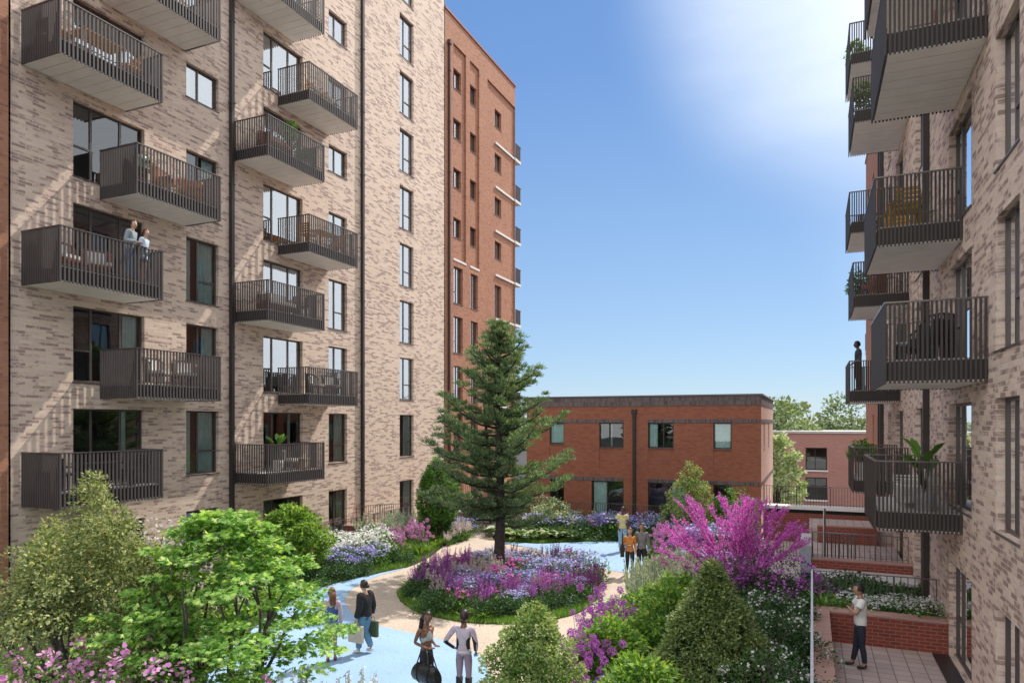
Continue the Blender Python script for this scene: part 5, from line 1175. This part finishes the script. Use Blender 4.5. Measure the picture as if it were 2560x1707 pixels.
def pot(loc,label,kind,pm=GREYP,h=.35,r=.2,ph=.9):
    t=empty('potted_plant',loc,label,'potted plant'); m=MB(); m.lathe([(r*.7,0),(r*.95,h*.6),(r,h),(r*.9,h),(r*.86,h-.04),(.01,h-.04)],(0,0,0),14); m.build('pot',pm,t,off=(0,0,0))
    if kind=='broad':
        n=13; a=rg.uniform(0,6.28,n); c=np.tile([[0,0,h]],(n,1)); st=[];V=[]
        m=MB(); tips=[]
        for i in range(n):
            q=Vector((math.cos(a[i])*.16,math.sin(a[i])*.16,h+ph*rnd.uniform(.35,.72))); m.tube([(0,0,h-.03),q],[.012,.008],5); tips.append(tuple(q))
        m.build('stem',STEM,t,off=(0,0,0)); d=np.stack([np.cos(a)*.7,np.sin(a)*.7,np.full(n,.7)],1); V=orient(np.array(tips),d,np.array([[0,0,1.]]*n)-d*.4,rg.uniform(.34,.5,n),T_OVAL,.3)
        nmesh('leaves',[V],[G_MID],parent=t)
    elif kind=='trail':
        c=[];
        for i in range(9):
            x=rnd.uniform(-.18,.18);y=rnd.uniform(-.18,.18)
            for j in range(9): c.append((x*1.25,y*1.25,h-j*.09*rnd.uniform(.6,1)))
        cl=np.array(c); nmesh('leaves',[leaves(cl,.05,5,.07,T_OVAL,.2,rdir(len(cl)))],[G_BRIGHT],parent=t)
    else:
        cl,o=shell(50,[(h,r*.8),(h+ph*.4,r*1.7),(h+ph*.8,r*1.3),(h+ph,r*.4)],.1,.35); nmesh('leaves',[leaves(cl,.1,22,.1,T_LEAF if kind=='bush' else T_BLADE,.5,o)],[G_MID],parent=t)
        m=MB()
        for i in range(4): m.tube([(0,0,h-.03),(rnd.uniform(-.1,.1),rnd.uniform(-.1,.1),h+ph*.7)],[.014,.006],5)
        m.build('stem',STEM,t,off=(0,0,0))
    return t
E_=lambda k: Fl(k)-.028
XL=-19.05
# fifth floor P
table((XL+.1,13.75,E_(5)),PI/2,'slatted wooden table with white legs on the top left balcony',WOOD,CUSH,1.3,.7)
chair((XL,12.75,E_(5)),0,'wooden chair nearest the corner on the top left balcony',WOOD,WOOD); chair((XL,14.85,E_(5)),PI,'wooden chair at the far end of the table on the top left balcony',WOOD,WOOD)
# Q4
pot((-18.7,14.95,E_(4)+.45),'trailing green plant at the corner of the fourth floor balcony','trail'); 
m=MB(); m.lathe([(.2,0),(.2,.45)],(0,0,0),12); m.lathe([(.01,.45),(.2,.45)],(0,0,0),12); o=m.build('plant_stand',DWOOD); o.location=(-18.7,14.95,E_(4)-.001); tag(o,'round stand under the trailing plant on the fourth floor balcony','stand')
armchair((XL+.2,15.95,E_(4)),-1.2,'orange wooden armchair near the corner of the fourth floor balcony',WOOD,BLUSHC); armchair((XL+.2,17.0,E_(4)),-2.0,'orange wooden armchair at the far end of the fourth floor balcony',WOOD,BLUSHC)
# P3
armchair((XL-.1,12.95,E_(3)),-1.4,'brown armchair with white cushions at the near end of the third floor balcony',DWOOD,CUSH); armchair((XL-.1,13.95,E_(3)),-1.9,'brown armchair with white cushions left of the couple on the third floor balcony',DWOOD,CUSH)
# Q2
armchair((XL+.15,15.75,E_(2)),-1.3,'dark rattan armchair nearest the corner of the second floor balcony',RATT,CUSH); armchair((XL+.15,16.8,E_(2)),-1.9,'dark rattan armchair at the far end of the second floor balcony',RATT,CUSH)
table((XL+.25,16.25,E_(2)),0,'small low wooden table between the rattan armchairs on the second floor balcony',WOOD,DWOOD,.4,.4,.36)
# P1
table((XL+.1,13.9,E_(1)),PI/2,'long dark table on the first floor balcony at the far left',BLKM,BLKM,1.4,.7); chair((XL+.1,12.8,E_(1)),0,'black chair nearest the corner on the first floor balcony',BLKM,BLKM); chair((XL+.1,14.95,E_(1)),PI,'black chair at the far end of the first floor balcony',BLKM,BLKM)
# R5 R3 R1
pot((-18.9,21.7,E_(5)),'leafy potted tree on the fifth floor balcony of the middle stack','bush',GREYP,.35,.2,1.25); sofa((XL+.1,20.95,E_(5)),-PI/2,'brown sofa with rust cushions on the fifth floor balcony',DWOOD,BLUSHC,1.2); pot((-18.75,22.5,E_(5)),'low potted fern at the far end of the fifth floor balcony','bush',GREYP,.25,.17,.4)
sofa((XL+.1,21.1,E_(3)),-PI/2,'slatted wooden sofa with white cushions on the third floor balcony',DWOOD,CUSH,1.5); chair((XL+.1,22.5,E_(3)),PI*.8,'dark chair at the far end of the third floor balcony of the middle stack',BLKM,BLKM)
pot((-18.95,21.15,E_(1)),'broad leaved plant in a white pot on the first floor balcony','broad',CUSH,.42,.22,1.1); armchair((XL,21.85,E_(1)),-1.3,'round backed lounge chair with white cushions on the first floor balcony',RATT,CUSH); table((XL+.1,22.6,E_(1)),0,'small pale table on the first floor balcony of the middle stack',CUSH,WOOD,.45,.45,.45)
# S6 S4 S2
chair((XL,24.3,E_(6)),-PI/2,'wooden chair on the sixth floor balcony beside the downpipe',WOOD,CUSH); chair((XL,23.4,E_(6)),-PI/2,'white cushioned chair on the sixth floor balcony',WOOD,CUSH)
table((XL+.1,23.8,E_(4)),PI/2,'wooden table on the fourth floor balcony beside the downpipe',WOOD,WOOD,1.1,.65); chair((XL,23.0,E_(4)),0,'wooden chair on the near side of the table on the fourth floor balcony',WOOD,WOOD); chair((XL+.1,24.8,E_(4)),PI*.9,'wooden chair beyond the table on the fourth floor balcony',WOOD,WOOD)
armchair((XL,23.5,E_(2)),-1.3,'dark armchair with white cushions on the second floor balcony beside the downpipe',BLKM,CUSH); armchair((XL,24.6,E_(2)),-1.8,'further dark armchair with white cushions on the second floor balcony beside the downpipe',BLKM,CUSH); table((XL+.35,24.05,E_(2)),0,'small red brown stool table between two dark armchairs',DWOOD,DWOOD,.35,.35,.4)
# right side
XR=1.9
chair((XR+.1,16.2,E_(4)),PI/2,'red brown slatted chair on the topmost right balcony',DWOOD,DWOOD); table((XR,17.2,E_(4)),PI/2,'red brown table on the topmost right balcony',DWOOD,DWOOD,1,.6)
table((XR,18.3,E_(3)),PI/2,'mustard wooden table on the right third floor balcony',YEL,YEL,1.1,.65); chair((XR,17.5,E_(3)),0,'mustard chair nearest the viewer on the right third floor balcony',YEL,YEL); chair((XR,19.3,E_(3)),PI,'mustard chair beyond the table on the right third floor balcony',YEL,YEL)
armchair((XR+.2,15.6,E_(2)),.9,'black armchair on the right second floor balcony',BLKM,BLKM); armchair((XR+.1,16.9,E_(2)),1.9,'further black armchair on the right second floor balcony',BLKM,BLKM); table((XR-.1,16.2,E_(2)),0,'small black table with a blue top on the right second floor balcony',GREYP,BLKM,.5,.5,.45)
sofa((XR+.25,18.3,E_(1)),PI/2,'white cushioned sofa on the right first floor balcony',CUSH,CUSH,1.7); pot((2.2,17.15,E_(1)),'tall broad leaved plant on the right first floor balcony','broad',GREYP,.4,.22,1.25)
pot((1.65,27.3,E_(1)),'bushy green plant in a white box on the far right first floor balcony','bush',CUSH,.5,.24,.75)
armchair((1.9,26.6,E_(3)),1.2,'red brown round backed chair on the far right third floor balcony',DWOOD,BLUSHC); pot((1.55,28.2,E_(3)),'palm like plant on the far right third floor balcony','bush',GREYP,.4,.18,.95)
pot((1.6,26.6,E_(5)),'leafy plant on the far right fifth floor balcony','bush',GREYP,.35,.2,.9); pot((1.55,29.4,E_(6)),'leafy plant spilling over the far right sixth floor balcony','bush',GREYP,.35,.2,.7)
# ------------------------------------------------------------------ light, sky, camera
k=3.1; hx,hy=1/math.hypot(1,k),k/math.hypot(1,k); EL=R(50.5)
to_sun=Vector((hx*math.cos(EL),hy*math.cos(EL),math.sin(EL)))
sl=bpy.data.lights.new('sun','SUN'); sl.energy=5.0; sl.angle=R(.55); sl.color=(1,.925,.83)
so=bpy.data.objects.new('sun',sl); COL.objects.link(so); so.rotation_euler=to_sun.to_track_quat('Z','Y').to_euler(); so.location=(10,20,60)
W=bpy.data.worlds.new('World'); scn.world=W; W.use_nodes=True; wn=W.node_tree; bg=wn.nodes['Background']
sk=wn.nodes.new('ShaderNodeTexSky'); sk.sky_type='NISHITA'; sk.sun_disc=False; sk.sun_elevation=EL; sk.sun_rotation=math.atan2(hx,hy)
sk.altitude=0; sk.air_density=1.0; sk.dust_density=.1; sk.ozone_density=3
tc=wn.nodes.new('ShaderNodeTexCoord'); mp=wn.nodes.new('ShaderNodeMapping'); mp.inputs['Scale'].default_value=(1,1,3.2)
wn.links.new(tc.outputs['Generated'],mp.inputs['Vector'])
cn=wn.nodes.new('ShaderNodeTexNoise'); cn.inputs['Scale'].default_value=2.6; cn.inputs['Detail'].default_value=7; cn.inputs['Roughness'].default_value=.55
wn.links.new(mp.outputs['Vector'],cn.inputs['Vector'])
# cloud veil gathers towards the sun's side of the sky
vd=wn.nodes.new('ShaderNodeVectorMath'); vd.operation='DOT_PRODUCT'; wn.links.new(tc.outputs['Generated'],vd.inputs[0]); vd.inputs[1].default_value=Vector((.07,1.10,.66)).normalized()
vr=wn.nodes.new('ShaderNodeMapRange'); vr.inputs['From Min'].default_value=.948; vr.interpolation_type='SMOOTHSTEP'; vr.inputs['From Max'].default_value=1.0; wn.links.new(vd.outputs['Value'],vr.inputs['Value'])
cr=wn.nodes.new('ShaderNodeMapRange'); cr.inputs['From Min'].default_value=-.35; cr.inputs['From Max'].default_value=.7; wn.links.new(cn.outputs['Fac'],cr.inputs['Value'])
mm=wn.nodes.new('ShaderNodeMath'); mm.operation='MULTIPLY'
vp=wn.nodes.new('ShaderNodeMath'); vp.operation='POWER'; vp.inputs[1].default_value=2.0; wn.links.new(vr.outputs[0],vp.inputs[0])
wn.links.new(vp.outputs[0],mm.inputs[0]); wn.links.new(cr.outputs[0],mm.inputs[1])
mx=wn.nodes.new('ShaderNodeMix'); mx.data_type='RGBA'; wn.links.new(mm.outputs[0],mx.inputs[0]); 
sp=wn.nodes.new('ShaderNodeSeparateXYZ'); wn.links.new(tc.outputs['Generated'],sp.inputs[0])
hr=wn.nodes.new('ShaderNodeValToRGB'); wn.links.new(sp.outputs['Z'],hr.inputs['Fac'])
for i,(p,c) in enumerate(((0.0,(2.55,3.9,5.5)),(.2,(1.95,3.25,5.35)),(.45,(1.05,2.25,4.8)),(.8,(.7,1.8,4.4)))):
    e=hr.color_ramp.elements[i] if i<2 else hr.color_ramp.elements.new(p); e.position=p; e.color=(*c,1)
hm=wn.nodes.new('ShaderNodeMix'); hm.data_type='RGBA'; hm.inputs[0].default_value=.72
wn.links.new(sk.outputs[0],hm.inputs[6]); wn.links.new(hr.outputs[0],hm.inputs[7]); wn.links.new(hm.outputs[2],mx.inputs[6]); mx.inputs[7].default_value=(7.0,7.7,8.8,1)

# added sky glow on the sun's side, lights the left facade and its windows
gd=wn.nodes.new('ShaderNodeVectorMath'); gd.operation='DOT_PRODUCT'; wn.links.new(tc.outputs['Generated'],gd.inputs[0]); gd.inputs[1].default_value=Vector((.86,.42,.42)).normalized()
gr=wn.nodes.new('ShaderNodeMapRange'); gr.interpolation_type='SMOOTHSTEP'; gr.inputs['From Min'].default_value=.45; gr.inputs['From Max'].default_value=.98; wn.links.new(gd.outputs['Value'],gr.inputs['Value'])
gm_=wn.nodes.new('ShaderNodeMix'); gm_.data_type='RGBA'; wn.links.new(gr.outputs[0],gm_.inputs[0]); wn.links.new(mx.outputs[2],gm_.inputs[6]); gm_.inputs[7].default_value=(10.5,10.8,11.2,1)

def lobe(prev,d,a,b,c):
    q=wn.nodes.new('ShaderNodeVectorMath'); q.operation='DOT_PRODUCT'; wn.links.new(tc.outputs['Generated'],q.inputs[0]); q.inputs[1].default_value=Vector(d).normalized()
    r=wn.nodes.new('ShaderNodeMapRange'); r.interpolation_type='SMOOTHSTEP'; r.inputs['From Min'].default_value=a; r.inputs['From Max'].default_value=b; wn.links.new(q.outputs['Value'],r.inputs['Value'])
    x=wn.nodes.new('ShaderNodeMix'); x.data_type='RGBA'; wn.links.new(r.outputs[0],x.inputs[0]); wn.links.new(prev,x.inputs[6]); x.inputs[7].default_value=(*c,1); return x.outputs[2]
o=lobe(gm_.outputs[2],(-.2,-.75,.6),.25,.95,(12,11.8,11.5))   # added sky glow behind the viewer, fills the shaded walls
o=lobe(o,(0,-.1,1),.70,.97,(9,9.6,10.4))                       # added sky glow overhead, out of view, for more fill
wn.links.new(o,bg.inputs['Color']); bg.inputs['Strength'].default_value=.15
cam=bpy.data.cameras.new('camera'); co=bpy.data.objects.new('camera',cam); COL.objects.link(co); scn.camera=co
co.location=(0,0,5.3); co.rotation_euler=(R(90),0,R(23.29)); cam.sensor_width=36; cam.lens=1742/2560*36; cam.shift_y=202.3/2560; cam.clip_end=3000; cam.clip_start=.1
scn.view_settings.view_transform='Standard'; scn.view_settings.look='None'; scn.view_settings.exposure=0
scn.cycles.max_bounces=8; scn.cycles.transparent_max_bounces=24; scn.cycles.use_denoising=True
